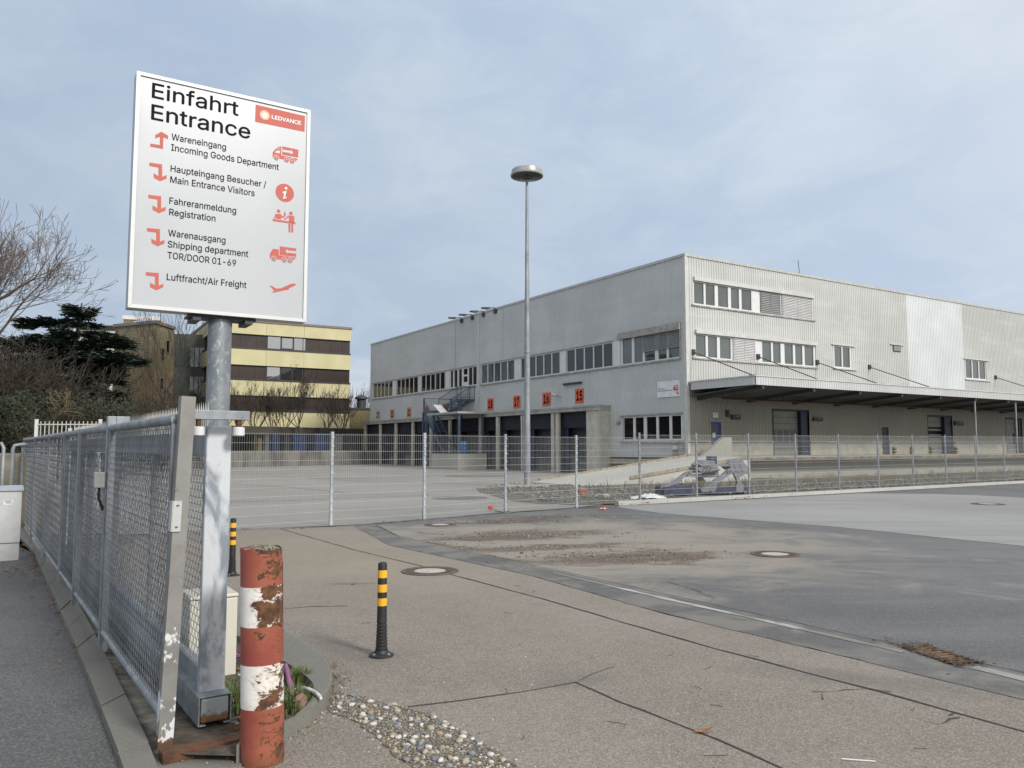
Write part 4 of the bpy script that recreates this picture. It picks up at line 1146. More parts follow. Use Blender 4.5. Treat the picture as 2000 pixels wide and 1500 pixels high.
def corrugate(mb, P, a0, a1, z0_, z1_, dep=.038):
    """trapezoid ribs, phase fixed along the whole wall"""
    prof = ((0, 0), (.09, 0), (.115, 1), (.175, 1), (.2, 0))
    xs = {round(a0, 5), round(a1, 5)}
    k = math.floor(a0 / PITCHR)
    while k * PITCHR < a1:
        for q, _ in prof[:-1]:
            x = k * PITCHR + q
            if a0 < x < a1: xs.add(round(x, 5))
        k += 1
    xs = sorted(xs)
    def dd(x):
        f = x % PITCHR
        for (q0, h0), (q1, h1) in zip(prof, prof[1:]):
            if q0 - 1e-6 <= f <= q1 + 1e-6: return dep * (h0 + (h1 - h0) * (f - q0) / (q1 - q0))
        return 0
    for xa, xb in zip(xs, xs[1:]):
        q = [P(xa, z0_, dd(xa)), P(xb, z0_, dd(xb)), P(xb, z1_, dd(xb)), P(xa, z1_, dd(xa))]
        mb.face(q if P is RP else list(reversed(q)))
def clad_wall(mb, P, a0, a1, z0_, z1_, holes):
    br_ = sorted({a0, a1, *[h for o in holes for h in o[:2] if a0 < h < a1]})
    for xa, xb in zip(br_, br_[1:]):
        iv = sorted((o[2], o[3]) for o in holes if o[0] <= xa + 1e-6 and o[1] >= xb - 1e-6)
        z = z0_
        for lo, hi in iv:
            if lo >= z1_ or z >= z1_: break
            if lo > z + 1e-4: corrugate(mb, P, xa, xb, z, min(lo, z1_))
            z = max(z, hi)
        if z < z1_ - 1e-4: corrugate(mb, P, xa, xb, z, z1_)

holesL, holesR = [], []
c5 = lambda x, y: (1140 + x / 3.948, 480 + y / 3.948)
c6 = lambda x, y: (1560 + x / 4.166, 540 + y / 4.166)
c4 = lambda x, y: (700 + x / 3.948, 580 + y / 3.948)
def window(P, a0, a1, z0_, z1_, panes, glass, frame_w=.07, white=M_WHITE, holes=None, label=None):
    """one ribbon window: frame (part), glass and sill below it"""
    f = MB(); t_ = frame_w
    fb(f, P, a0, a1, z1_ - t_, z1_, -.06, .006); fb(f, P, a0, a1, z0_, z0_ + t_ * 1.1, -.06, .006)
    e = [a0] + [x for p in panes for x in p] + [a1]
    for i in range(0, len(e), 2):
        if e[i + 1] - e[i] > .005: fb(f, P, e[i], e[i + 1], z0_ + t_ * 1.1, z1_ - t_, -.06, .004)
    w = f.build('window', white, wh)
    if label: w['label'] = label
    g = MB(); fb(g, P, a0 + .01, a1 - .01, z0_ + .01, z1_ - .01, -.075, -.05); g.build('glass', glass, w)
    if holes is not None: holes.append((a0, a1, z0_, z1_))
    return w
def eqpanes(a0, a1, n, m=.09, lead=.07):
    w = (a1 - a0 - 2 * lead - (n - 1) * m) / n
    return [(a0 + lead + i * (w + m), a0 + lead + i * (w + m) + w) for i in range(n)]
def blind(w, P, a0, a1, z0_, z1_, m, d=.03, pitch=.10):
    b = MB(); z = z1_
    while z > z0_:
        vs = [P(a0, z, d), P(a1, z, d), P(a1, z - pitch * .85, d + .035), P(a0, z - pitch * .85, d + .035)]
        b.face(vs); z -= pitch
    fb(b, P, a0, a1, z0_ - .06, z0_, d - .01, d + .03)
    for q in (a0 + .12, (a0 + a1) / 2, a1 - .12): fb(b, P, q - .012, q + .012, z0_, z1_, d + .034, d + .04)
    return b.build('blind', m, w)

# long side: one band of windows
zt = WL(1179.5, 670.4)[1]; zb = WL(1179.5, 718.8)[1]
ae = lambda x: WL(x, 740)[0]
groups = [(729.9, 767.1, 5), (775.2, 816.5, 5), (822.8, 869.2, 5), (940, 1005.2, 5), (1017.1, 1094.4, 5), (1106.5, 1198, 5)]
gl = [M_GLB, M_GLB, M_GLB, M_GLD, M_GLD, M_GLD]
for (xa, xb, n), g in zip(groups, gl):
    a1, a0 = ae(xa), ae(xb); window(LP, a0, a1, zb, zt, eqpanes(a0, a1, n), g, holes=holesL)
for xa, xb in ((768, 774.6), (817.2, 822.2), (869.9, 878.2), (1005.9, 1016.4), (1095, 1105.8), (1198.6, 1212.4)):
    a1, a0 = ae(xa), ae(xb); filler = MB(); fb(filler, LP, a0, a1, zb, zt, -.06, .01); filler.build('filler_panel', M_WHITE, wh); holesL.append((a0, a1, zb, zt))
# stair-door group
a1, a0 = ae(878.8), ae(931.8)
dl, dr = ae(904.2), ae(914.5)
sp_ = [(ae(885), ae(880)), (ae(893.5), ae(887)), (ae(902), ae(896))]
w = window(LP, dl, a1, zb, zt, [(min(p), max(p)) for p in reversed(sp_)], M_GLD, holes=holesL)
w = window(LP, a0, dr, zb, zt, eqpanes(a0, dr, 2), M_GLD, holes=holesL)
dzb = WL(909, 768)[1]
f = MB()
fb(f, LP, dr, dl, dzb, dzb + .95, -.05, .012); fb(f, LP, dr, dr + .12, dzb + .95, zt, -.05, .012); fb(f, LP, dl - .12, dl, dzb + .95, zt, -.05, .012); fb(f, LP, dr + .12, dl - .12, zt - .1, zt, -.05, .012); fb(f, LP, dr + .12, dl - .12, zt - .75, zt - .6, -.05, .012)
dd_ = f.build('door', M_WHITE, wh); g = MB(); fb(g, LP, dr + .1, dl - .1, dzb + .9, zt - .02, -.07, -.03); g.build('glass', M_GLB, dd_)
holesL.append((dr, dl, dzb, zt))
# pair of windows with slatted blinds near the corner
a1, a0 = ae(1213), WL(1329, 680)[0]
zt8 = zt - .02
P8 = [(WL(c5(q, 850)[0], 690)[0], WL(c5(p, 850)[0], 690)[0]) for p, q in ((655, 738), (575, 640), (470, 550), (390, 455), (300, 372))]
w = window(LP, a0, a1, zb, zt + .25, sorted(P8), M_GLR, holes=holesL, label='window beside the corner with a half lowered grey blind')
b = MB(); fb(b, LP, a0 - .12, a1 + .1, zt + .02, zt + .42, .005, .2); fb(b, LP, a0 - .12, a0 - .05, zb, zt + .02, .005, .14); b.build('hood', M_SILL, w)
blind(w, LP, a0 + .02, (P8[2][1] + P8[3][0]) / 2 if False else WL(c5(458, 800)[0], 690)[0], WL(1300, 678)[1] - .05, zt + .03, M_BLINDD)
# ground floor window
c8 = lambda x, y: (1180 + x / 5.767, 640 + y / 5.767)
a1, zlt = WL(*c8(215, 1000)); a0, _ = WL(*c8(880, 1000)); zlb = WL(*c8(600, 1272))[1]; zlt = WL(*c8(600, 985))[1]
PG = sorted((WL(*c8(q, 1100))[0], WL(*c8(p, 1100))[0]) for p, q in ((222, 328), (352, 446), (478, 588), (612, 736), (762, 868)))
w = window(LP, a0, a1, zlb, zlt, PG, M_GLB, .09, holes=holesL, label='ground floor window with dark panes')
b = MB(); fb(b, LP, a0 - .1, a1 + .25, zlt + .01, zlt + .09, .0, .16); fb(b, LP, a0 - .12, a1 + .2, zlb - .14, zlb - .02, .0, .14); b.build('sill', M_SILL, w)
# sills and lintels of the band
b = MB()
for xa, xb in ((728, 931), (940, 1330)):
    a1, a0 = ae(xa), WL(xb, 700)[0]; fb(b, LP, a0, a1, zb - .1, zb - .02, -.02, .12)
    if xb < 1000: fb(b, LP, a0, a1, zt + .01, zt + .06, 0, .08)
    else: fb(b, LP, ae(1198), a1, zt + .01, zt + .06, 0, .08)
b.build('window_sill', M_SILL, wh)

# short side: two ribbons on the left, single windows further along
def ribbonR(hood, rows, zsill, bl):
    pass
ar = lambda x: WR(c5(x, 800)[0], 640)[0]
zu1 = WR(*c5(855, 275))[1]; zu0 = WR(*c5(855, 440))[1]
def groupR(x0, x1, z0_, z1_, panes, glass, lab=None):
    a0, a1 = ar(x0), ar(x1)
    return window(RP, a0, a1, z0_, z1_, [(ar(p), ar(q)) for p, q in panes], glass, holes=holesR, label=lab)
zu_top, zu_bot = zu1 + .02, zu0 - .1
w = groupR(850, 1306, zu_bot, zu_top, [(855, 930), (945, 1015), (1040, 1118), (1140, 1203), (1222, 1298)], M_GLR)
w2 = groupR(1352, 1772, zu_bot, zu_top, [(1365, 1440), (1452, 1515), (1530, 1640), (1652, 1765)], M_GLB, 'upper window covered by slatted blinds')
blind(w2, RP, ar(1363), ar(1521), zu_bot + .12, zu_top, M_BLINDD, pitch=.11); blind(w2, RP, ar(1530), ar(1768), zu_bot + .05, zu_top, M_BLIND)
b = MB(); fb(b, RP, ar(1306), ar(1352), zu_bot, zu_top, -.06, .01); holesR.append((ar(1306), ar(1352), zu_bot, zu_top)); b.build('filler_panel', M_WHITE, wh)
b = MB(); fb(b, RP, ar(848), ar(1772), zu_top + .01, zu_top + .24, .0, .16); b.build('blind_box', M_TRIM, wh)
zl1 = WR(*c5(865, 680))[1]; zl0 = WR(*c5(865, 855))[1]
w = groupR(857, 1136, zl0 - .05, zl1 + .02, [(862, 938), (955, 1025), (1047, 1130)], M_GLR)
w2 = groupR(1140, 1322, zl0 - .05, zl1 + .02, [(1150, 1225), (1240, 1315)], M_GLB, 'lower window covered by a closed slatted blind')
blind(w2, RP, ar(1146), ar(1318), zl0 - .0, zl1, M_BLIND)
b = MB(); fb(b, RP, ar(1322), ar(1362), zl0 - .05, zl1 + .02, -.06, .01); holesR.append((ar(1322), ar(1362), zl0 - .05, zl1 + .02)); b.build('filler_panel', M_WHITE, wh)
w = groupR(1362, 1780, zl0 - .05, zl1 + .02, [(1372, 1440), (1455, 1513), (1543, 1608), (1625, 1680), (1697, 1765)], M_GLR)
b = MB(); fb(b, RP, ar(855), ar(1783), zl1 + .03, zl1 + .25, .0, .16); b.build('blind_box', M_TRIM, wh)
b = MB(); fb(b, RP, ar(832), ar(1782), zu_bot - .1, zu_bot - .02, 0, .1); fb(b, RP, ar(832), ar(1790), zl0 - .15, zl0 - .07, 0, .1); b.build('window_sill', M_SILL, wh)
for x0, x1, y0, y1, n in ((280, 420, 558, 748, 2), (1350, 1518, 672, 838, 3)):
    a0, zz1 = WR(*c6(x0, y0)); a1, _ = WR(*c6(x1, y0 + 12)); _, zz0 = WR(*c6(x0, y1 - 8))
    w = window(RP, a0, a1, zz0, zz1, eqpanes(a0, a1, n, .12, .1), M_GLR, holes=holesR)
    b = MB(); fb(b, RP, a0 - .25, a1 + .4, zz1 + .01, zz1 + .07, 0, .12); fb(b, RP, a0 - .15, a1 + .5, zz0 - .1, zz0 - .02, 0, .12); b.build('sill', M_TRIM, w)
a0, zz1 = WR(*c6(760, 557)); a1, _ = WR(*c6(823, 560)); _, zz0 = WR(*c6(760, 610))
b = MB(); fb(b, RP, a0, a1, zz0, zz1, .0, .05); b.cur = 1
for i in range(8): fb(b, RP, a0 + .05, a1 - .05, zz0 + .05 + i * (zz1 - zz0 - .1) / 8, zz0 + .05 + i * (zz1 - zz0 - .1) / 8 + .05, .05, .1)
b.cur = 2; fb(b, RP, a0 - .3, a1 + .3, zz1 + .01, zz1 + .06, 0, .12)
b.build('air_vent', [M_DARK, M_BLINDD, M_TRIM], wh)

# doors under the canopy
DKZ = 1.2
def doorR(x0, x1, ytop, kind, lab=None):
    a0, a1 = WR(x0, 850)[0], WR(x1, 850)[0]; zt_ = WR(x0, ytop)[1]
    holesR.append((a0, a1, DKZ - .3, zt_))
    return a0, a1, zt_
M_BLUE = pmat('blue door paint', (.022, .045, .20), .45, var=.15)
M_BLUED = pmat('dark blue paint', (.011, .019, .042), .5, var=.2)
M_DOORP = pmat('sectional door grey', (.19, .195, .18), .5, var=.12, scale=1.5)
a0, a1, zt_ = doorR(1386, 1410, 822, 0)
b = MB(); fb(b, RP, a0 + .06, a1 - .06, DKZ, zt_ - .06, -.08, -.04); b.cur = 1; fb(b, RP, a0 + .14, a0 + .62, DKZ + .95, zt_ - .25, -.04, -.03); b.cur = 2; fb(b, RP, a0, a0 + .06, DKZ, zt_, -.08, .05); fb(b, RP, a1 - .06, a1, DKZ, zt_, -.08, .05); fb(b, RP, a0 + .06, a1 - .06, zt_ - .06, zt_, -.08, .05); fb(b, RP, a0 - .15, a1 + .1, zt_ + .01, zt_ + .08, 0, .12)
b.cur = 3; fb(b, RP, a0 + .26, a0 + .5, zt_ - .95, zt_ - .68, -.03, -.024)
b.build('door', [M_BLUE, M_GLB, M_SILL, M_WHITE], wh)
a0, a1, zt_ = doorR(1720, 1736.5, 832, 0)
b = MB(); fb(b, RP, a0 + .06, a1 - .06, DKZ, zt_ - .06, -.08, -.04); b.cur = 1; fb(b, RP, a0, a0 + .06, DKZ, zt_, -.08, .05); fb(b, RP, a1 - .06, a1, DKZ, zt_, -.08, .05); fb(b, RP, a0 + .06, a1 - .06, zt_ - .06, zt_, -.08, .05)
b.build('door', [M_BLUED, M_SILL], wh)
def sectional(x0, x1, ytop, dark_right, open_strip=False):
    a0, a1, zt_ = doorR(x0, x1, ytop, 1)
    ad = a0 + (a1 - a0) * dark_right
    b = MB(); n = 7
    zs_ = [DKZ + (zt_ - .1 - DKZ) * i / n for i in range(n + 1)]
    for i in range(n):
        if open_strip and i in (3, 4):
            fb(b, RP, a0 + .15, ad - .02, zs_[i] + .12, zs_[i + 1] - .12, -.35, -.31)
        else: fb(b, RP, a0 + .15, ad - .02, zs_[i] + .008, zs_[i + 1] - .008, -.35, -.31)
    d_ = b.build('sectional_door', M_DOORP, wh)
    b = MB(); b.cur = 1; fb(b, RP, a0, a0 + .14, DKZ, zt_, -.4, .02); fb(b, RP, a0 + .14, a1, zt_ - .1, zt_, -.4, .02); b.cur = 0; fb(b, RP, ad, a1, DKZ, zt_ - .12, -.5, -.06)
    b.build('door_surround', [M_BLUED, M_DARK], d_)
    b = MB(); b.cur = 0; fb(b, RP, a0, a1, DKZ, zt_, -.62, -.55); b.build('backing', M_CORE, d_)
    if not open_strip:
        b = MB(); wn_ = 4; pw = (ad - a0 - .3) / wn_
        for row in (3, 2):
            zc_ = (zs_[row] + zs_[row + 1]) / 2
            for i in range(wn_):
                xc_ = a0 + .15 + pw * (i + .5)
                pts = []
                for q in range(20):
                    w_ = 2 * pi * q / 20; cx_, cz_ = cos(w_), sin(w_)
                    pts.append(RP(xc_ + pw * .38 * (abs(cx_) ** .5) * (1 if cx_ > 0 else -1), zc_ + .2 * (abs(cz_) ** .5) * (1 if cz_ > 0 else -1), -.3))
                b.extr(pts, Vector(RP(0, 0, .012)) - Vector(RP(0, 0, 0)))
        b.build('door_window', M_GLB, d_, tri=True)
sectional(1508.5, 1580.7, 798, .80); sectional(1811, 1861, 810, .72, True); sectional(1964, 1997, 815, .84)

M_HAZ = (lambda k: k.done(k.mix(k.math('GREATER_THAN', k.math('FRACT', k.math('MULTIPLY', k.sep()[2], 5.0)), .5), (.30, .21, .04), (.02, .02, .02)), .5))(NT('hazard stripes'))
for px in (1743.5, 1777.5, 1815.5, 1864):
    a = WR(px, 870)[0]; b = MB(); fb(b, RP, a - .12, a + .12, DKZ, DKZ + .5, .06, .2); b.build('door_bumper', M_HAZ, wh)
# the two clad faces
PL_T = 2.0
zlow = DKZ
holesL2 = list(holesL)
dockA0, dockA1 = WL(1160, 850, 0)[0], LL
cl = MB()
zdock = 4.1
clad_wall(cl, LP, 0.0, dockA0 + .2, zlow, RZ, holesL2)
clad_wall(cl, LP, dockA0 + .2, LL, zdock, RZ, holesL2)
cl.build('long_side_cladding', M_CLADL, wh)
sN0, sN1 = WR(1771, 640)[0], WR(1880, 660)[0]
cl = MB(); clad_wall(cl, RP, 0.0, sN0, 5.0, RZ, holesR); clad_wall(cl, RP, sN1, RL, 5.0, RZ, holesR)
cl.build('short_side_cladding', M_CLAD, wh)
cl = MB(); clad_wall(cl, RP, 0.0, RL, PL_T, 5.0, holesR); o = cl.build('short_side_cladding', clad_mat('yellowed cladding with painted shade', (.27, .264, .228), .15, .5), wh); o['label'] = 'yellowed cladding with painted shade below the canopy'  # yellow from age, darkened further to paint in the canopy's shade
cl = MB(); clad_wall(cl, RP, sN0, sN1, 5.0, RZ, []); o = cl.build('short_side_cladding', M_CLADN, wh); o['label'] = 'brighter replaced strip of cladding'
pl = MB(); fb(pl, RP, .0, RL, -.1, DKZ, -.5, .0)
for xa, xb in ((0, WR(1386, 850)[0]), (WR(1410, 850)[0], WR(1508.5, 850)[0]), (WR(1580.7, 850)[0], WR(1720, 850)[0]), (WR(1736.5, 850)[0], WR(1811, 850)[0]), (WR(1861, 850)[0], WR(1964, 850)[0]), (WR(1997, 850)[0], RL)):
    n = max(1, int((xb - xa) / 3.2))
    for i in range(n): fb(pl, RP, xa + (xb - xa) * i / n + .008, xa + (xb - xa) * (i + 1) / n - .008, DKZ + .002, PL_T - .03, -.3, .05)
pl.build('plinth', pmat('plinth concrete', (.30, .285, .24), .85, var=.2, scale=1.5), wh)
b = MB(); fb(b, RP, WR(1410, 850)[0], WR(1508, 850)[0], PL_T - .02, PL_T + .05, .06, .14); fb(b, RP, WR(1581, 850)[0], WR(1719, 850)[0], PL_T - .02, PL_T + .05, .06, .14); fb(b, RP, WR(1737, 850)[0], WR(1810, 850)[0], PL_T - .02, PL_T + .05, .06, .14); fb(b, RP, WR(1862, 850)[0], WR(1963, 850)[0], PL_T - .02, PL_T + .05, .06, .14); fb(b, RP, 0, WR(1386, 850)[0], PL_T - .02, PL_T + .05, .06, .14)
b.build('plinth_flashing', M_SILL, wh)
core = MB(); core.box(.1, RL - .1, .7, LL - .1, 0, RZ - .05); core.box(.1, RL - .1, .1, .7, zdock, RZ - .05); core.build('inner_wall', M_CORE, wh)
b = MB(); b.box(-.0, RL, -.0, LL, RZ - .02, RZ + .0); b.build('roof', M_SILL, wh)
b = MB(); b.box(-.07, RL, -.07, .09, RZ + .002, RZ + .16); b.box(-.07, .09, .09, LL + .05, RZ + .002, RZ + .16); b.build('parapet_cap', pmat('parapet cap', (.42, .42, .40), .45, var=.15), wh)
b = MB(); b.box(-.05, .14, -.052, -.041, DKZ, RZ); b.box(-.052, -.041, -.041, .14, DKZ, RZ); b.build('corner_trim', M_TRIM, wh)
b = MB()
for x, w_ in ((935.5, .34), (890, .06), (983, .06)):
    a = WL(x, 690)[0]
    fb(b, LP, a - w_ / 2, a + w_ / 2, zdock + .3 if w_ > .1 else zt + .1, RZ, .03, .06)
a = WL(724.6, 720)[0]; fb(b, LP, a - .2, a, zdock, RZ, .02, .06)
b.build('seam_trim', M_TRIM, wh)
# base ledge and timber fenders below the long side near the corner
b = MB(); fb(b, LP, -.1, WL(1168, 889)[0], DKZ - .1, DKZ - .01, -.3, .2); b.build('base_ledge', M_TRIM, wh)
b = MB(); fb(b, LP, -.05, WL(1160, 889)[0], -.1, DKZ - .11, -.4, -.05); b.build('base_wall', pmat('base concrete', (.20, .19, .165), .9, var=.3), wh)
b = MB()
for z in (.66, .12): fb(b, LP, -.2, WL(1156, 895)[0], z, z + .3, .1, .22)
b.build('timber_fender', pmat('pale timber', (.34, .31, .22), .8, var=.25, scale=4), wh)
b = MB(); x0_, _ = WL(*c8(775, 1300)); x1_, _ = WL(*c8(905, 1300)); fb(b, LP, x1_, x0_, DKZ, WL(*c8(840, 1290))[1], .04, .06); b.cur = 1
fb(b, LP, WL(*c8(838, 1350))[0], WL(*c8(792, 1350))[0], WL(*c8(815, 1372))[1], WL(*c8(815, 1328))[1], .06, .16)
b.build('meter_panel', [M_SILL, M_WHITE], wh)
b = MB(); p = WL(*c8(172, 1068)); b.lathe([(.14, 0), (.14, .12), (.08, .16)], 12); 
M = Matrix.Translation(LP(p[0], p[1], .04)) @ Matrix.Rotation(-pi / 2, 4, 'Y')
b2 = MB(); b2.mesh(b.v, b.f, M); o = b2.build('alarm_bell', M_SILL, wh)
b = MB()
p0 = WL(1104, 751); p1 = WL(1139, 746); fb(b, LP, p1[0], p0[0], p0[1] - .08, p0[1] + .06, .1, .22); b.build('cable_tray', M_DARK, wh)

# loading docks along the long side: eave, pillars, curtains
E_OUT = 1.0
EZ0, EZ1 = 4.02, 4.36
aE0 = WL(1170, 800, E_OUT)[0]; aE1 = WL(711, 827, E_OUT)[0]
b = MB(); b.box(-E_OUT - .15, .0, aE0, aE1, EZ0 + .22, EZ1); b.box(-E_OUT - .1, -.02, aE0 + .03, aE1, EZ0, EZ0 + .218)
b.build('dock_eave', pmat('eave boards', (.33, .325, .30), .6, var=.25, scale=1.5), wh)
dk4 = lambda x: WL(700 + x / 3.948, 870, E_OUT)[0]
pil = [(150, 170), (270, 290), (400, 422), (540, 562), (690, 705), (920, 943), (1055, 1076), (1243, 1280), (1482, 1504), (1516, 1540), (1755, 1790), (40, 52)]
M_PIL = pmat('dock pillar', (.47, .455, .40), .75, var=.18, scale=2)
b = MB(); 
for p in pil:
    m_ = (dk4(p[1]) * .6 + dk4(p[0]) * .4); hw_ = .17
    bb = MB(); bb.box(-E_OUT, -.8, m_ - hw_, m_ + hw_, -.05, EZ0 - .002); dp_ = bb.build('dock_pillar', M_PIL, wh, bevel=.02)
    bb = MB(); bb.box(-.798, -.0, m_ - .05, m_ + .05, -.05, EZ0 - .003); bb.build('partition', M_DARK, dp_)
b = MB(); a_ = dk4(1755); b.box(-E_OUT + .03, .06, aE0 + .05, a_ - .002, -.05, EZ0 - .004); b.build('dock_end_wall', M_PIL, wh)
opens = [(52, 150), (170, 270), (290, 400), (422, 540), (562, 690), (705, 920), (943, 1055), (1076, 1243), (1280, 1482), (1540, 1755)]
M_CURT = pmat('black curtain', (.014, .018, .028), .75, var=.3, scale=1.5)
M_NAVY = pmat('navy rubber', (.018, .032, .085), .6, var=.3, scale=1.2)
M_DOCKD = pmat('dock door grey', (.05, .055, .068), .6, var=.25, scale=1)
for i, (p, q) in enumerate(opens):
    a_, c_ = dk4(q) - .1, dk4(p) + .1
    w_ = c_ - a_
    bb = MB(); bb.box(.08, .14, a_, c_, DKZ, EZ0 - .01); dd2 = bb.build('dock_door', M_DOCKD, wh)
    bb = MB(); bb.box(-.62, -.56, a_ + .02, c_ - .02, EZ0 - 1.05, EZ0 - .02); bb.build('curtain', M_CURT, dd2)
    for ya_, yb2_ in ((a_ + .02, a_ + w_ * .17), (c_ - w_ * .17, c_ - .02)):
        bb = MB(); bb.box(-.5, -.44, ya_, yb2_, .5, EZ0 - .8); bb.build('side_flap', M_NAVY if i > 4 else M_CURT, dd2)
    bb = MB(); bb.box(-.3, .3, a_, c_, -.05, DKZ - .12); bb.cur = 1; bb.box(-.5, .28, a_ + w_ * .12, c_ - w_ * .12, DKZ - .1, DKZ + .0); bb.box(-.48, -.3, a_ + w_ * .1, a_ + w_ * .2, .2, DKZ - .15); bb.box(-.48, -.3, c_ - w_ * .2, c_ - w_ * .1, .2, DKZ - .15)
    bb.build('dock_leveller', [pmat('dock front', (.10, .10, .095), .9, var=.3), M_NAVY], dd2)
bb = MB(); bb.tube([(-E_OUT - .06, dk4(1262), EZ0 - .1), (-E_OUT - .1, dk4(1268), EZ0 - .5), (-E_OUT - .1, dk4(1268), .1)], .06, 8); bb.build('downpipe', M_TRIM, wh)

# canopy over the loading platform
PO = 4.8
xc0 = .12; CZ1 = 5.34; CZ0 = 4.9
cn = MB()
corr = MB()
corrugate(corr, lambda a, z, d: (a, -PO - d, z), xc0 + .02, RL, CZ0, CZ1, .03)
side = lambda a, z, d: (xc0 - d, a, z)
_p = LP; 
vsb = len(corr.v)
x = 0.0
for i in range(int(PO / .2)):
    for (q0, h0), (q1, h1) in zip(((0, 0), (.09, 0), (.115, 1), (.175, 1)), ((.09, 0), (.115, 1), (.175, 1), (.2, 0))):
        ya_, yb2_ = -PO + i * .2 + q0, -PO + i * .2 + q1
        corr.face([(xc0 - .03 * h1, yb2_, CZ0), (xc0 - .03 * h0, ya_, CZ0), (xc0 - .03 * h0, ya_, CZ1), (xc0 - .03 * h1, yb2_, CZ1)])
fas = corr.build('canopy_fascia', clad_mat('fascia cladding', (.50, .515, .515), .15, .3), wh)
b = MB(); b.box(xc0 + .03, RL, -PO + .03, -.05, CZ1 - .1, CZ1 - .02); can = b.build('canopy', pmat('canopy deck', (.06, .06, .058), .7, var=.2), wh)
b = MB(); b.box(xc0 - .06, RL, -PO - .06, -PO + .02, CZ1 + .002, CZ1 + .06); b.box(xc0 - .06, xc0 + .04, -PO + .02, -.05, CZ1 + .002, CZ1 + .06); b.build('canopy_trim', M_TRIM, can)
for i in range(15):
    x = xc0 + .6 + i * 4.1
    b = MB(); b.bar((x + .07, -PO + .08, CZ0 - .1), (x + .07, -.06, 4.42), .16, .16)
    b.build('canopy_beam', M_DARK, can)
b = MB()
b.extr([(xc0 + .05, -PO + .06, CZ0 + .0), (xc0 + .05, -.055, 4.56), (xc0 + .05, -.055, 4.60), (xc0 + .05, -PO + .06, CZ0 + .04)], (RL - .2, 0, 0))
b.build('soffit', pmat('dark soffit boards', (.05, .05, .048), .8, var=.3, scale=.8), can)
b = MB(); y = -1.5; z = CZ1 - .95
b.tube([(1.2, y, z), (RL, y, z)], .045, 8)
for i in range(14): b.tube([(2.2 + i * 4.1, y, z), (2.2 + i * 4.1, y, CZ1 - .3)], .02, 5)
b.build('sprinkler_pipe', pmat('dull red pipe', (.075, .022, .018), .6), can)
for (x0, y0), in (((1352.8, 687.7),), ((1479.4, 696.6),), ((1594.7, 707.7),), ((1696.8, 716.9),), ((1943, 737),)):
    a, z = WR(x0, y0); b = MB(); b.tube([(a, -.05, z), (a + .1, -PO + .5, CZ1 + .08)], .028, 8); b.box(a - .12, a + .12, -.12, -.03, z - .15, z + .15); b.box(a - .05, a + .25, -PO + .3, -PO + .7, CZ1 + .0, CZ1 + .12)
    b.build('tie_rod', M_DARK, can)
for x0, y0, y1 in ((1906.5, 778, 887), (1986, 780, 886)):
    a = WR(x0, 850, PO - .3)[0]; b = MB(); b.tube([(a, -PO + .3, DKZ), (a, -PO + .3, CZ1 - .1)], .06, 8); b.build('canopy_post', M_GALV, can)
# thin aerial
a, z = WR(1570, 540); b = MB(); b.tube([(a, .3, RZ), (a - .15, .3, RZ + 1.1)], .02, 5); b.build('aerial', M_DARK, wh)
# door plates under the canopy
for px0, px1, py0, py1 in ((1429, 1444.5, 810, 819.5), (1588, 1605.5, 815.3, 822.6), (1864, 1880.5, 823, 831)):
    pass

# loading platform, ramp and cheek wall
M_PLAT = m_concrete('platform concrete', (.34, .33, .29), streaks=.4, stain=.35)
t = thing('loading_platform', 'long raised concrete loading platform under the warehouse canopy', 'platform', wc, WF.a)
b = MB(); b.box(.0, RL, -PO + .95, -.06, -.1, DKZ - .22); b.build('wall', M_KERB2, t)
b = MB()
n = 18
for i in range(n): b.box(-.4 + (RL) * i / n + .01, -.4 + RL * (i + 1) / n - .01, -PO, -.055, DKZ - .2, DKZ - (.0 if i % 2 else .003))
b.build('slab', M_PLAT, t)
b = MB(); b.box(-.4, RL, -PO - .03, -PO - .005, DKZ - .16, DKZ - .02); b.build('edge_angle', pmat('rusty edge', (.14, .11, .08), .8, var=.5, scale=2), t)
xr = WF.loc(G(1090, 946)).x
t = thing('loading_ramp', 'pale concrete ramp with rusty edge rail rising to the loading platform', 'ramp', wc, WF.a)
b = MB(); x0_, x1_ = xr, -.41
b.mesh([(x0_, -PO, -.05), (x1_, -PO, -.05), (x1_, -PO, DKZ), (x0_, -PO, .02), (x0_, -.6, -.05), (x1_, -.6, -.05), (x1_, -.6, DKZ), (x0_, -.6, .02)], [(0, 1, 2, 3), (5, 4, 7, 6), (3, 2, 6, 7), (4, 0, 3, 7), (1, 5, 6, 2)])
b.build('slab', m_concrete('ramp concrete', (.44, .43, .40), streaks=.45, stain=.3), t)
b = MB(); b.bar((x0_ + 2.6, -PO - .04, .02 + (DKZ - .02) * 2.6 / (x1_ - x0_)), (x1_, -PO - .04, DKZ - .0), .06, .14); b.bar((x0_ + .5, -.55, .1), (x1_, -.55, DKZ + .06), .12, .12)
b.build('edge_rail', pmat('rusty cream rail', (.24, .205, .15), .8, var=.5, scale=5), t)
q = [WF.ony(x, y, -1.6) for x, y in ((1369, 894), (1413, 854), (1429, 854), (1431, 894))]
t = MB(); t.extr([(p.x, -1.6, max(p.z, DKZ - .05)) for p in q], (0, .25, 0))
o = t.build('cheek_wall', M_KERB2, loc=wc, rotz=WF.a); tag(o, 'sloping pale concrete cheek wall standing before the blue door', 'wall')

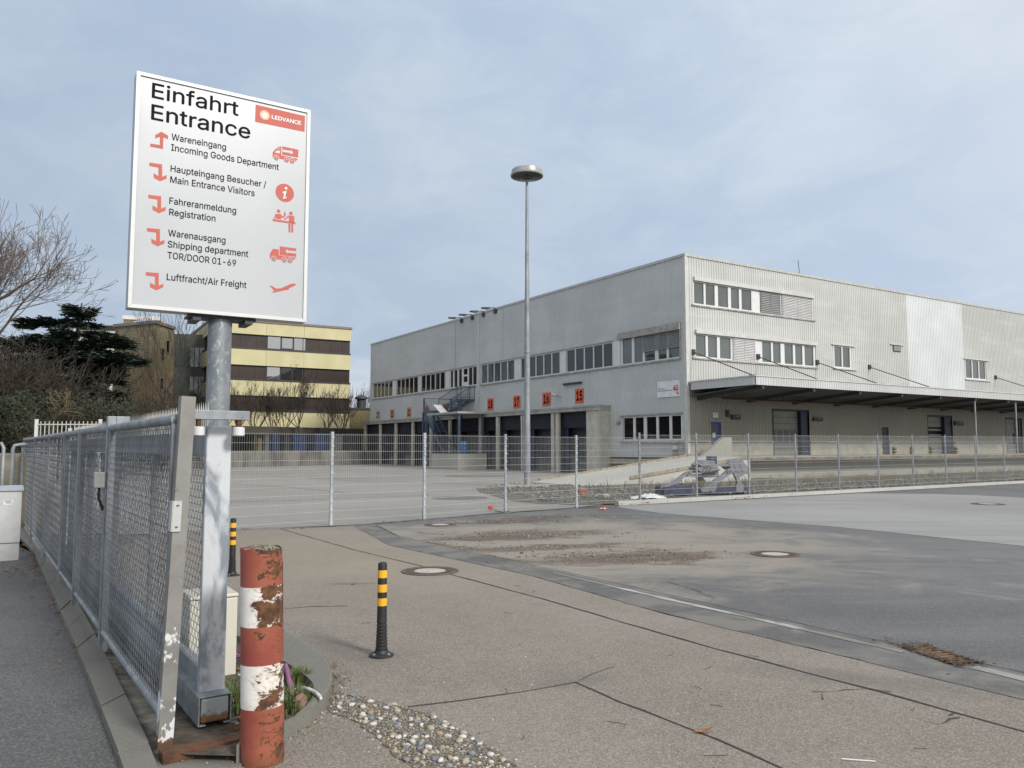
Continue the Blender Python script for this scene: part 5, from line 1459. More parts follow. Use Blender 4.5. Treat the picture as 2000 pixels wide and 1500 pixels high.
# number plates
M_ORANGE = pmat('orange plate', (.62, .11, .045), .5, var=.08)
M_ORANGEF = pmat('faded orange plate', (.58, .24, .16), .55, var=.15)
M_CREAM = pmat('faded cream plate', (.52, .47, .38), .6, var=.3, scale=3)
plates = [('23', 139, 170, 877, 943, 'almost white faded number plate reading 23, farthest along the docks', M_CREAM), ('22', 250, 280, 867, 937, 'faded orange number plate reading 22', M_ORANGEF), ('21', 379, 412, 852, 927, 'faded orange number plate reading 21', M_ORANGEF), ('20', 514, 550, 838, 915, 'faded orange number plate reading 20 behind the stair landing', M_ORANGEF), ('19', 655, 695, 822, 903, 'orange number plate reading 19 mostly hidden by the stair', M_ORANGE),
          ('18', 1000, 1046, 782, 873, 'orange number plate reading 18 beside the dock roof', M_ORANGE), ('17', 1200, 1251, 762, 857, 'orange number plate reading 17 beside the lamp post', M_ORANGE), ('16', 1425, 1484, 738, 838, 'orange number plate reading 16 left of the wall floodlight', M_ORANGE), ('15', 1677, 1743, 708, 817, 'orange number plate reading 15 nearest the warehouse corner', M_ORANGE)]
for num, x0, x1, y0, y1, lab, m in plates:
    yc_ = (y0 + y1) / 2; am = (x0 + x1) / 2
    a1 = WL(*c4(x0, yc_))[0]; a0 = WL(*c4(x1, yc_))[0]
    zz1 = WL(*c4(am, y0))[1]; zz0 = WL(*c4(am, y1))[1]
    ctr = WF.wld(LP((a0 + a1) / 2, (zz0 + zz1) / 2, .045))
    t = thing('number_plate', lab, 'number sign', ctr, WF.a, 'numbered dock plates along the warehouse')
    hw, hh = (a1 - a0) / 2, (zz1 - zz0) / 2
    b = MB(); b.box(-.02, .0, -hw, hw, -hh, hh); b.build('plate', m, t)
    vs, fs = text_mesh(num, .035)
    xa, xb = min(v.x for v in vs), max(v.x for v in vs); ya, yb2 = min(v.y for v in vs), max(v.y for v in vs)
    B = MB(); B.mesh([(-.024 - v.z, hw * .72 - (v.x - xa) / (xb - xa) * hw * 1.44, -hh * .72 + (v.y - ya) / (yb2 - ya) * hh * 1.44) for v in vs], fs); B.build('numeral', M_BLACK, t)
# white direction sign on the long side
x0, x1 = 1285, 1329
a1 = WL(x0, 760)[0]; a0 = WL(x1, 760)[0]; zz1 = WL(1307, 744)[1]; zz0 = WL(1307, 775.5)[1]
ctr = WF.wld(LP((a0 + a1) / 2, (zz0 + zz1) / 2, .045))
t = thing('direction_sign', 'white wall sign with small dark lettering, red lorry and red arrow', 'sign', ctr, WF.a)
hw, hh = (a1 - a0) / 2, (zz1 - zz0) / 2
b = MB(); b.box(-.03, 0, -hw, hw, -hh, hh); b.build('plate', pmat('sign white', (.66, .68, .72), .5), t)
def wl_text(body, y0, wdt, z, h, m, par, xx=-.034):
    vs, fs = text_mesh(body, .008); xa, xb = min(v.x for v in vs), max(v.x for v in vs); lo, hi = cap_h()
    B = MB(); B.mesh([(xx - v.z, y0 - (v.x - xa) / (xb - xa) * wdt, z + (v.y - lo) / (hi - lo) * h) for v in vs], fs); return B.build('lettering', m, par)
wl_text('Wareneingang', hw * .93, hw * .65, hh * .02, hh * .13, M_BLACK, t); wl_text('Incoming Goods Department', hw * .93, hw * 1.28, -hh * .24, hh * .13, M_BLACK, t)
M_REDS = pmat('red sign print', (.55, .07, .03), .5)
b = MB(); U = lambda u, v: (-.033, hw * (1 - 2 * u), hh * (1 - 2 * v))
for q in ([(.73, .60), (.74, .44), (.79, .34), (.82, .34), (.82, .60)], [(.835, .30), (.955, .30), (.955, .50), (.835, .50)], [(.82, .53), (.955, .53), (.955, .60), (.82, .60)], [(.85, .70), (.88, .67), (.93, .80), (.95, .72), (.975, .74), (.96, .90), (.88, .84), (.885, .80), (.91, .83)]):
    b.extr([U(*p) for p in q], (-.003, 0, 0))
b.build('symbol', M_REDS, t, tri=True)
b = MB()
for u in (.775, .87, .93): b.extr([(-.0335, hw * (1 - 2 * (u + .022 * cos(w))), hh * (1 - 2 * (.60 + .055 * sin(w)))) for w in [2 * pi * i / 12 for i in range(12)]], (-.003, 0, 0))
b.build('symbol_wheels', M_REDS, t, tri=True)
b = MB(); b.extr([U(*p) for p in ((.85, .36), (.92, .36), (.92, .33), (.945, .40), (.92, .47), (.92, .44), (.85, .44))], (-.005, 0, 0)); b.build('symbol_detail', M_WHITE, t, tri=True)
# dark dock signs under the canopy
for (px0, px1, py0, py1), lab in zip(((1429, 1444.5, 810, 819.5), (1588, 1605.5, 815.3, 822.6), (1864, 1880.5, 823, 831)), ('small dark wall sign between the blue door and first loading gate', 'small dark wall sign right of the first loading gate', 'small dark wall sign right of the half lit loading gate')):
    a0, zz1 = WR(px0, py0, .1); a1, zz0 = WR(px1, py1, .1)
    t = thing('dock_sign', lab, 'sign', WF.wld(RP((a0 + a1) / 2, (zz0 + zz1) / 2, .05)), WF.a, 'dark dock signs under the canopy')
    hw, hh = (a1 - a0) / 2, (zz1 - zz0) / 2
    b = MB(); b.box(-hw, hw, -.12, 0, -hh, hh); b.build('case', M_DARK, t)
    b = MB(); b.box(0, hw * .6, -.124, -.121, hh * .25, hh * .5); b.build('marking', pmat('faint print', (.3, .32, .28), .6), t)
# white notice above the blue door and alarm
a0, zz1 = WR(1391, 806); a1, zz0 = WR(1401, 816)
t = thing('notice', 'small white notice plate on the cladding above the blue door', 'sign', WF.wld(RP(a0, zz0, .045)), WF.a)
b = MB(); b.box(0, a1 - a0, -.02, 0, 0, zz1 - zz0); b.build('plate', M_WHITE, t)
b = MB(); b.box(.1, a1 - a0 - .1, -.024, -.021, .3, .36); b.box(.1, a1 - a0 - .1, -.024, -.021, .15, .2); b.build('marking', M_SILL, t)
a0, zz = WR(1418.5, 808)
t = thing('alarm_beacon', 'small brown alarm beacon on the wall beside the blue door notice', 'alarm', WF.wld(RP(a0, zz, .04)), WF.a)
b = MB(); b.box(-.1, .12, -.12, 0, -.2, .22); b.build('housing', pmat('brown housing', (.10, .035, .025), .5), t, bevel=.02)
b = MB(); b.box(-.06, .08, -.16, -.121, -.1, .1); b.build('lens', M_DARK, t)
# floodlights on the roof edge and on the wall
def flood(px, py, lab):
    a, z = WL(px, py)
    t = thing('floodlight', lab, 'floodlight', WF.wld((0, a, RZ + .04)), WF.a, 'floodlights along the warehouse roof edge')
    b = MB(); b.tube([(.1, 0, 0), (-.2, 0, .12), (-.9, .0, -.02)], .035, 6); b.box(-.15, .15, -.18, .18, -.32, .0); b.build('bracket', M_DARK, t)
    b = MB(); b.mesh([(-.7, -.24, -.06), (-1.3, -.17, -.05), (-1.3, .17, -.05), (-.7, .24, -.06), (-.7, -.24, .08), (-1.3, -.17, .04), (-1.3, .17, .04), (-.7, .24, .08)], [(0, 1, 2, 3), (7, 6, 5, 4), (0, 4, 5, 1), (1, 5, 6, 2), (2, 6, 7, 3), (3, 7, 4, 0)]); b.build('lamp_housing', M_DARK, t)
for (x, y), lab in zip(((903, 628), (924, 621), (946, 614), (969, 608)), ('floodlight farthest from the lamp post of the four on the roof edge', 'second of four roof floodlights counted from the far end', 'third of four roof floodlights counted from the far end', 'floodlight nearest the lamp post of the four on the roof edge')): flood(x, y, lab)
a, z = WL(1097, 775)
t = thing('wall_floodlight', 'small cream floodlight on the wall between plates 16 and 15', 'floodlight', WF.wld(LP(a, z, .03)), WF.a)
b = MB(); b.bar((0, 0, 0), (-.4, .15, .05), .06, .06); b.build('bracket', M_SILL, t)
b = MB(); b.lathe([(.1, 0), (.16, .3), (.17, .34)], 10); b2 = MB(); b2.mesh(b.v, b.f, Matrix.Translation((-.35, .05, .08)) @ Matrix.Rotation(radians(-70), 4, 'X') @ Matrix.Rotation(radians(-30), 4, 'Y')); b2.build('lamp_housing', M_TRIM, t)

# ------------------------------------------------------------------ external stair with its roofed landing block
M_ST = pmat('stair steel blue grey', (.075, .10, .155), .5, .2, var=.15, scale=2)
t = thing('external_stair', 'blue grey steel external stair with railings zigzagging to the upper door', 'staircase', wc, WF.a)
def ylx(px, d): return WL(px, 800, d)[0]
UL0, UL1 = ylx(926, .1), ylx(894, 1.3); ULz = WL(926, 776, 1.3)[1]
ML0, ML1 = ylx(857, 1.3), ylx(829, 2.75); MLz = WL(850, 802, 1.6)[1]
X0s, X1s = -1.35, -.06
XB = -2.75
b = MB(); b.box(X0s, X1s, UL0, UL1, ULz - .16, ULz); b.build('landing', M_ST, t)
b = MB(); b.box(XB, X1s - .1, ML0, ML1, MLz - .16, MLz); b.build('landing', M_ST, t)
def flight(xa, xb, ya, za, yb_, zb_):
    n = max(4, int(abs(zb_ - za) / .18)); f = MB()
    for i in range(n):
        y = ya + (yb_ - ya) * (i + .5) / n; z = za + (zb_ - za) * (i + 1) / n
        f.box(xa + .05, xb - .05, y - .15, y + .15, z - .02, z + .02)
    for x in (xa, xb): f.bar((x, ya, za - .08), (x, yb_, zb_ - .08), .05, .24)
    return f.build('flight', M_ST, t)
def rail(pts, h=1.0, gap=.16):
    f = MB(); pts = [Vector(p) for p in pts]
    up = Vector((0, 0, h))
    for a_, c_ in zip(pts, pts[1:]):
        f.tube([a_ + up, c_ + up], .028, 6); f.tube([a_ + Vector((0, 0, .12)), c_ + Vector((0, 0, .12))], .018, 5)
        n = max(2, int((c_ - a_).length / gap))
        for i in range(n + 1):
            p = a_.lerp(c_, i / n); f.tube([p + Vector((0, 0, 0 if i in (0, n) else .12)), p + up], .03 if i in (0, n) else .010, 5, False)
    return f.build('railing', M_ST, t)
flight(X0s, X1s - .1, UL1, ULz, ML0, MLz)
rail([(X0s, UL1, ULz), (X0s, UL0, ULz), (X1s, UL0, ULz)])
rail([(X0s, ML0, MLz), (X0s, UL1, ULz)]); rail([(X1s - .12, ML0, MLz), (X1s - .12, UL1, ULz)])
rail([(XB, ML0, MLz), (XB, ML1, MLz), (X1s - .1, ML1, MLz)])
yb0 = UL0 - 2.2
flight(XB, XB + 1.1, ML0, MLz, ML0 - 3.9, DKZ + .02)
rail([(XB, ML0, MLz), (XB, ML0 - 3.9, DKZ)])
for x, y, zt_ in ((X0s + .1, UL0 + .25, ULz - .16), (X0s + .1, UL1 - .1, ULz - .16), (XB + .1, ML0 + .2, MLz - .16), (XB + .1, ML1 - .2, MLz - .16), (X0s - .3, ML0 + .2, MLz - .16)):
    f = MB(); f.box(x - .08, x + .08, y - .08, y + .08, DKZ if y < 25 else -.05, zt_); f.build('support_post', M_ST, t)
f = MB(); f.bar((X0s + .1, UL1 - .1, ULz - .2), (X0s + .1, UL0 + .2, DKZ + 3.2), .06, .06)
f.build('brace', M_ST, t)
cb = WF.loc(G(895, 917))
BX, BY0, BY1 = cb.x, cb.y, cb.y + 4.6
t = thing('dock_block', 'raised concrete dock block with stains below the stair and flat roof', 'platform', wc, WF.a)
b = MB(); b.box(BX, -E_OUT - .01, BY0, BY1, -.05, DKZ); b.build('block', m_concrete('pale block concrete', (.43, .42, .37), streaks=.2, stain=.35, grain=40), t, bevel=.03)
b = MB(); b.box(BX - .02, -E_OUT, BY0 - .02, BY1, DKZ + .002, DKZ + .03); b.build('edge_plate', M_BLUED, t)
t = thing('dock_roof', 'flat pale roof on slim blue posts sheltering the dock block', 'roof', wc, WF.a)
rz = WF.onx(893, 803.5, BX).z
b = MB(); b.box(BX - .15, -.05, BY0 - .15, BY1 + .6, rz - .16, rz); b.build('roof_slab', pmat('roof edge', (.36, .37, .36), .6, var=.15), t)
for x, y in ((BX + .1, BY0 + .1), (BX + .1, BY1 - .15), (-E_OUT - .35, BY0 + .1)):
    b = MB(); b.box(x - .07, x + .07, y - .07, y + .07, DKZ + .03, rz - .16); b.build('post', M_ST, t)
b = MB(); M = Matrix.Translation((BX + .3, BY1 - 1.0, rz + .32)) @ Matrix.Rotation(radians(28), 4, 'X'); b.box(-.35, .35, -.75, .75, -.03, .03, M); b.bar((BX + .3, BY1 - 1.6, rz), (BX + .3, BY1 - 1.5, rz + .1), .08, .08)
b.build('loose_sheet', M_TRIM, t)
# a few blue roll containers and barrels on the block
r = random.Random(6)
for i, (x, y, lab) in enumerate(((-2.6, BY0 + .8, 'blue plastic barrel on the dock block nearest the fence'), (-2.2, BY0 + 1.6, 'blue plastic barrel standing behind another on the dock block'))):
    b = MB(); b.lathe([(.27, 0), (.29, .05), (.29, .3), (.305, .32), (.29, .34), (.29, .6), (.305, .62), (.29, .64), (.29, .85), (.26, .9)], 20)
    o = b.build('barrel', pmat('blue barrel plastic', (.03, .12, .32), .4), loc=WF.wld((x, y, DKZ + .03)), smooth=True); tag(o, lab, 'barrel', 'blue barrels on the dock block')
# ------------------------------------------------------------------ hydraulic grab frame parked behind the fence
M_GRAB = (lambda k: k.done(k.mix(k.ramp(k.noise(3.5, 6, .7), .54, .62), k.mix(k.noise(2, 4, .6), (.12, .135, .165), (.25, .265, .29)), (.10, .05, .035)), .6, .2))(NT('chipped grey machine paint'))
M_GBL = pmat('machine blue', (.016, .024, .07), .55, var=.3)
gp0 = G(1395, 968); gp0.z = .04
GB = Frame(gp0, GRID - 4)
c3 = lambda x, y: (1280 + x / 8.333, 840 + y / 8.333)
def gq(x, y, yy=0.0): return GB.ony(*c3(x, y), yy)
t = thing('grab_attachment', 'rusty grey steel lifting grab with toothed arms resting beside the fence', 'machine', gp0, GB.a)
b = MB()
def plate(pts, y0, th): b.extr([(p.x, y0, max(p.z, 0.0)) for p in (gq(*q) for q in pts)], (0, th, 0))
plate([(760, 560), (870, 490), (1000, 500), (1000, 560), (1300, 560), (1370, 500), (1460, 500), (1500, 560), (1560, 620), (1560, 720), (1440, 720), (1300, 640), (1250, 590), (780, 590)], .1, .5)
plate([(730, 620), (800, 590), (1070, 600), (1070, 700), (800, 700)], .15, .5)
b.build('body', M_GRAB, t)
b = MB(); plate([(1230, 615), (1290, 640), (1270, 690), (1010, 870), (985, 985), (940, 1020), (900, 990), (860, 1010), (760, 1010), (740, 960), (800, 940)], .0, .08); b.build('toothed_arm', M_GRAB, t)
b = MB(); plate([(740, 640), (790, 690), (620, 740), (500, 860), (300, 940), (215, 960), (230, 930), (420, 840), (600, 700)], .35, .1); b.build('toothed_arm', M_GRAB, t)
b = MB(); plate([(620, 730), (680, 725), (1130, 700), (1130, 760), (1020, 780), (620, 770)], .3, .18); b.build('cross_beam', M_GRAB, t)
b = MB(); plate([(1230, 600), (1320, 620), (1440, 640), (1450, 740), (1370, 760), (1400, 860), (1440, 880), (1450, 980), (1400, 1010), (1320, 1000), (1330, 900), (1350, 860), (1320, 770)], .02, .1); b.build('claw', M_GRAB, t)
b = MB(); plate([(830, 770), (890, 780), (950, 860), (820, 870)], .35, .1); b.build('claw', M_RUST, t)
b = MB(); plate([(1000, 430), (1100, 430), (1100, 560), (1000, 560)], .3, .25); b.build('valve_block', M_GBL, t)
b = MB(); b.box(gq(880, 0).x, gq(1510, 0).x, .05, .7, .0, gq(1000, 950).z); b.box(gq(220, 0).x, gq(680, 0).x, .3, .8, .0, .3); b.build('skid', M_GBL, t)
b = MB(); 
for k in range(3): b.tube([gq(800 + k * 60, 600, .2), gq(760 + k * 50, 700, .05), gq(900 + k * 40, 690, .1), gq(1050, 640, .2)], .022, 6)
b.build('hoses', M_RUBBER, t, smooth=True)

# litter at the fence
pc_ = G(1268, 975); b = MB(); nx_, ny_ = 20, 9
vs = []
for i in range(nx_ + 1):
    for j in range(ny_ + 1):
        u, v = i / nx_ * 2 - 1, j / ny_ * 2 - 1
        e = max(0, 1 - u * u - v * v * .9)
        vs.append((pc_.x + u * .62 * (1 + .25 * mnoise.noise(Vector((u * 2, v * 2, 1)))), pc_.y + v * .34 + u * .25 + .08 * mnoise.noise(Vector((u * 3, v * 2, 5))), .035 + .16 * e ** .6 * (.55 + .9 * abs(mnoise.noise(Vector((u * 2.6, v * 2.6, 3)))))))
b.mesh(vs, [(i * (ny_ + 1) + j, (i + 1) * (ny_ + 1) + j, (i + 1) * (ny_ + 1) + j + 1, i * (ny_ + 1) + j + 1) for i in range(nx_) for j in range(ny_)])
o = b.build('plastic_sheet', pmat('crumpled plastic', (.60, .60, .60), .35, var=.12, scale=6)); tag(o, 'crumpled white plastic sheet lying at the fence foot on the kerb', 'plastic sheet')
def can_(px, py, lab, col, z=.04, L=.22):
    p = G(px, py); b = MB(); b.tube([p + Vector((-L / 2, 0, z)), p + Vector((-L * .1, .02, z + .01)), p + Vector((L / 2, .05, z))], [z, z * .9, z * .8], 9); b.cur = 1; b.tube([p + Vector((L * .1, .02, z)), p + Vector((L * .25, .03, z))], z * .95, 9)
    o = b.build('crushed_can', [pmat('can ' + lab[:8], col, .35), M_WHITE], smooth=True); tag(o, lab, 'can')
can_(1178, 996, 'small red and white crushed can on the asphalt before the fence', (.5, .04, .05), .03, .2)
p = G(959, 995); b = MB(); b.mesh([v * (1 + .3 * mnoise.noise(v * 1.5)) for v in ICO[0]], ICO[1], Matrix.Translation(p + Vector((0, 0, .05))) @ Matrix.Diagonal((.09, .06, .06, 1)))
o = b.build('red_cap', pmat('red plastic', (.5, .03, .03), .4), smooth=True); tag(o, 'bright red plastic scrap beside the fence post foot', 'plastic scrap')
b = MB(); b.tube([G(966, 996, .03), G(972, 998.5, .02), G(982, 1000, .02), G(992, 998, .02), G(999, 1000, .02), G(990, 1001.5, .015)], .013, 6); o = b.build('green_cord', pmat('faded green cord', (.10, .19, .13), .7), smooth=True); tag(o, 'faded green cord curled round the fence post foot', 'cord')
for px, py, s, lab, c in ((1137, 968, .26, 'upright broken red brick behind the fence', (.30, .09, .05)), (1162, 973, .22, 'grey broken block behind the fence right of the red brick', (.25, .24, .22)), (1182, 974, .26, 'pale broken block behind the fence nearest the plastic sheet', (.33, .32, .29))):
    p = G(px, py); b = MB(); b.box(-s / 2, s / 2, -s * .3, s * .3, 0, s * (.8 if c[0] == .30 else .5), Matrix.Translation(p + Vector((0, 0, .02))) @ Matrix.Rotation(R.random() * 2, 4, 'Z') @ Matrix.Rotation(.15, 4, 'X'))
    o = b.build('broken_brick', pmat('brick ' + lab[:14], c, .9, var=.3, scale=8), bevel=.02); tag(o, lab, 'brick', 'broken bricks behind the fence')

# ------------------------------------------------------------------ yellow office building
oc = D(413, 700, 88); oc = Vector((oc.x, oc.y, 0))
OF = Frame(oc, 30)
ob = thing('office_building', 'pale yellow office block with dark brown ribbon windows and flat roof', 'building', oc, OF.a)
c3o = lambda v: 560 + v / 4.167
OZ = lambda v: OF.ony(452.5, c3o(v)).z
OW = OF.ony(685, 690).x
OD = 34.0
zz = [OZ(v) for v in (265, 275, 375, 487, 500, 630, 742, 757, 880, 990, 1013, 1142)]
cap, y1t, y1b, s1t, s1b, y2b, s2t, s2b, y3b, s3t, s3b, y4b = zz
M_YEL = (lambda k: k.done(k.mix(k.ramp(k.noise(.5, 5, .6), .3, .7), (.47, .43, .25), (.54, .50, .30)), .75))(NT('pale yellow render'))
M_BRN = pmat('brown aluminium', (.03, .024, .023), .45, .2, var=.2)
M_BRP = pmat('brown panel', (.034, .021, .018), .3, .1, var=.35, scale=.5)
M_MIR = m_glass('sky reflecting glass', (.05, .05, .05), 4.5, .015)
M_OGL = m_glass('brown tinted glass', (.016, .014, .014), 1.7, .03)
b = MB(); b.box(.5, OW - .5, .5, OD, 0, cap - .3); b.build('core', M_CORE, ob)
for zt_, zb_ in ((y1t, y1b), (s1b, y2b), (s2b, y3b), (s3b, y4b)):
    w = OW / 3; b = MB()
    for i, (xa, xb) in enumerate(((0, .372 * OW), (.372 * OW, .645 * OW), (.645 * OW, OW))): b.box(xa + .012, xb - .012, 0, .28, zb_, zt_)
    nside = 8
    for i in range(nside): b.box(0, .28, .285 + (OD - .3) * i / nside + .01, .285 + (OD - .3) * (i + 1) / nside - .01, zb_, zt_)
    b.build('wall_band', M_YEL, ob)
b = MB(); b.box(-.12, OW + .12, -.12, OD, y1t + .002, cap + .12); b.build('roof', pmat('roof fascia brown', (.17, .13, .125), .6), ob)
for k, (zt_, zb_, zs_) in enumerate(((y1b, s1t, s1b), (y2b, s2t, s2b), (y3b, s3t, s3b))):
    b = MB(); b.box(.02, OW, -.04, .4, zs_ + .002, zb_); b.box(-.04, .02, -.04, OD, zs_ + .002, zb_); b.build('sill_band', M_BRN, ob)
    b = MB(); n = 14; e = [OW * i / n for i in range(n + 1)]
    b.box(.02, OW - .02, .30, .36, zb_, zt_)
    win = b.build('window', M_BRP, ob)
    b = MB()
    for x in (.09, .20, .31, .375, .64, .66, .76, .855, .945): b.box(OW * x - .04, OW * x + .04, .24, .3, zb_ + .002, zt_)
    b.box(0, OW, .25, .298, zt_ - .1, zt_); b.build('mullions', M_BRN, win)
    for x0_, x1_ in ((.385, .475), (.487, .563), (.575, .66)) if k < 2 else ((.385, .51), (.52, .66)):
        b = MB(); q = .12 if (x0_ == .487 and k == 0) else 0
        b.box(OW * x0_, OW * x1_, .26 + q * .2, .297, zb_ + .08 + q, zt_ - .04 - q)
        b.build('glass', (M_MIR if k == 0 or (k == 1 and x0_ < .4) else M_OGL), win)
    b = MB(); b.box(.30, .36, .3, OD, zb_, zt_); win2 = b.build('window', M_GLD, ob)
    b = MB()
    for i in range(40): y = .3 + i * .9; b.box(.22, .298, y, y + .07, zb_ + .002, zt_ - .002)
    b.build('mullions', M_BRN, win2)
b = MB(); b.box(.6, OW - .4, .5, .7, 0, y4b); b.build('basement', pmat('dark undercroft', (.05, .05, .05), .9), ob)
# stair tower of rough stone with its link
tcn = D(301, 700, 84); tcn = Vector((tcn.x, tcn.y, 0)); TF = Frame(tcn, 65); TR = Frame(tcn, 88)
tb = thing('stone_tower', 'rough stone stair tower with slit windows, clad in bare climbing stems', 'building', tcn, TF.a)
tz = TF.onx(301, 632).z
tw = TR.ony(337.5, 720).x; td = TF.onx(222, 720).y
RR = TR.a - TF.a                                   # the right face is turned against the left one
rt = lambda x, y: Vector((cos(RR) * x - sin(RR) * y, sin(RR) * x + cos(RR) * y, 0))
kt = NT('rough yellow stone'); g_ = kt.sep(kt.voro(3.2, kt.map((1, 1, 2.6)), out='Color')); e_ = kt.voro(3.2, kt.map((1, 1, 2.6)), feature='DISTANCE_TO_EDGE')
cst = kt.mix(g_[0], (.15, .128, .078), (.26, .225, .14)); cst = kt.mix(kt.ramp(e_, .08, .0), cst, (.08, .066, .045)); cst = kt.mix(kt.ramp(kt.noise(.5, 5, .6), .42, .66, 0, .75), cst, (.085, .07, .048))
M_STONE = kt.done(cst, .9)
foot = [Vector((0, 0, 0)), rt(tw, 0), rt(tw, 0) + Vector((2.5, td, 0)), Vector((0, td, 0))]
b = MB(); b.extr([(p.x, p.y, 0) for p in foot], (0, 0, tz)); b.build('wall', M_STONE, tb)
cen = sum(foot, Vector()) / 4
b = MB(); b.extr([tuple((cen + (p - cen) * 1.07).xy) + (tz + .002,) for p in foot], (0, 0, .32)); b.build('roof', pmat('tower roof fascia', (.16, .135, .13), .6), tb)
for px, y0_, y1_ in ((260, 687, 713), (238, 713, 736), (252, 752, 775)):
    a = TF.onx(px, y0_); c = TF.onx(px, y1_); b = MB(); b.box(-.10, .02, a.y - .4, a.y + .4, c.z, a.z); s_ = b.build('window', M_STONE, tb); b = MB(); b.box(-.115, -.102, a.y - .34, a.y + .16, c.z + .1, a.z - .1); b.build('glass', M_GLB, s_)
for px, y0_, y1_ in ((317, 680, 706), (315, 737, 762), (313, 795, 815), (327, 664, 690)):
    a = TR.ony(px, y0_); c = TR.ony(px, y1_); b = MB(); b.box(a.x - .45, a.x + .45, -.10, .02, c.z, a.z); s_ = b.build('window', M_STONE, tb, rotz=RR); b = MB(); b.box(a.x - .35, a.x + .3, -.115, -.102, c.z + .1, a.z - .1); b.build('glass', M_GLB, s_)
pz = D(270, 616, 89).z; q0, q1 = D(241, 640, 89), D(305, 640, 89)
pl0 = TF.loc(q0); pr = radians(14) - TF.a; wp = (q1 - q0).length
b = MB(); b.box(0, wp, 0, 4.5, tz - .5, pz - .45); b.box(1.2, 3.0, -.05, .02, tz + .3, pz - .75); b.build('penthouse', M_STONE, tb, loc=(pl0.x, pl0.y, 0), rotz=pr)
b = MB(); b.box(-.12, wp + .12, -.12, 4.6, pz - .448, pz); b.build('penthouse_roof', pmat('white fascia', (.60, .59, .56), .5), tb, loc=(pl0.x, pl0.y, 0), rotz=pr)
s0 = TF.onx(283, 640, .9).y; b = MB(); cx_, cy_ = 1.0, s0; b.mesh([(cx_ - .9, cy_ - 1.5, tz + .32), (cx_ + .9, cy_ - 1.5, tz + .32), (cx_ + .9, cy_ + 1.5, tz + .32), (cx_ - .9, cy_ + 1.5, tz + .32), (cx_, cy_, tz + 1.0)], [(0, 1, 4), (1, 2, 4), (2, 3, 4), (3, 0, 4)]); b.build('skylight', m_glass('skylight glass', (.3, .36, .38), 1.8, .1), tb)
la, lb_ = D(337.8, 800, 93), D(362, 800, 93)
t = thing('glazed_link', 'dark glazed link block squeezed between stone tower and yellow office', 'building', (la.x, la.y, 0), radians(12))
w_ = (lb_ - la).length + 3.5; lz_ = D(350, 652, 93).z
b = MB(); b.box(-1.5, w_, 0, 6, 0, lz_); b.build('wall', pmat('dark link cladding', (.055, .06, .05), .6, var=.3), t)
for ya_, yb2_ in ((678, 716), (735, 770), (790, 806)):
    zb_, zt_ = D(350, yb2_, 93).z, D(350, ya_, 93).z; b = MB()
    for i in range(9): b.box(.05 + i * .55, .05 + i * .55 + .45, -.08, -.002, zb_, zt_)
    b.build('window', M_GLR, t)
# low brown wing behind the cedar and low block right of the office
q0 = D(214, 640, 112); b = MB(); b.box(-4, 2, 0, 8, 0, D(228, 645, 112).z); b.cur = 1; b.box(-4.2, 2.2, -.2, 8, D(228, 645, 112).z + .002, D(228, 640, 112).z + .3); b.cur = 2
for i in range(2): b.box(-3.5 + i * 2.2, -1.9 + i * 2.2, -.06, .02, 8.5, 12.5)
o = b.build('rear_wing', [pmat('rear wing white', (.55, .55, .54), .7), M_BRN, M_GLR], loc=(q0.x, q0.y, 0), rotz=radians(8)); tag(o, 'pale rear wing with brown eaves glimpsed behind the dark cedar', 'building')
q0 = D(704, 800, 97); zl_ = D(704, 800.5, 97).z
t = thing('low_block', 'low dark yellow block with roof ventilator between office and warehouse', 'building', (q0.x, q0.y, 0), radians(4))
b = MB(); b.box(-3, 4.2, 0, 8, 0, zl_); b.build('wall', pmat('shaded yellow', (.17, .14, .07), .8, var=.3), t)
b = MB(); b.box(-3.1, 4.3, -.1, 8, zl_ + .002, zl_ + .25); b.build('roof', M_DARK, t)
b = MB(); b.lathe([(.55, 0), (.55, 1.1), (.85, 1.15), (.8, 1.35), (.3, 1.6)], 16, (0, 1, zl_ + .25)); b.build('ventilator', M_DARK, t)

# ------------------------------------------------------------------ yard wall, dark shed and colourful skips behind it
wa, wb = G(350, 915), G(724, 906.5)
WA = Frame(wa, math.degrees(atan2((wb - wa).y, (wb - wa).x)))
Lw = (wb - wa).length + 3
hz_ = WA.ony(600, 880).z
t = MB(); n = 12
for i in range(n): t.box(Lw * i / n + .01, Lw * (i + 1) / n - .01, 0, .3, -.05, hz_)
o = t.build('yard_wall', (lambda k: k.done(k.mix(k.ramp(k.noise(.8, 6, .65, k.map((1.2, 1, .35))), .35, .72), (.175, .168, .152), (.065, .062, .057)), .9))(NT('stained wall concrete')), loc=wa, rotz=WA.a); tag(o, 'long stained concrete wall at the far side of the yard', 'wall')
o_ = D(560, 850, 82.5); z1_ = D(560, 834, 82.5).z; z0_ = D(560, 849, 82.5).z
t = thing('shed', 'long dark open shed roof below the yellow office', 'shed', (o_.x, o_.y, 0), WA.a)
b = MB(); b.box(-14, 10.5, 0, 5, z0_, z1_); b.build('roof', pmat('shed fascia', (.05, .045, .035), .8, var=.5, scale=.4), t)
b = MB(); b.box(-14, 10.5, 4.6, 4.9, 0, z0_ - .01); b.build('rear_wall', M_CORE, t)
for i in range(6): b = MB(); b.box(-13 + i * 4.6, -12.8 + i * 4.6, .1, .3, 0, z0_ - .005); b.build('post', M_DARK, t)
M = {n: pmat(n + ' skip', c, .6, var=.35, scale=.7) for n, c in (('teal', (.035, .058, .066)), ('yellow', (.13, .095, .03)), ('blue', (.012, .025, .07)), ('black', (.02, .022, .025)), ('grey', (.09, .105, .11)), ('royal blue', (.012, .026, .075)))}
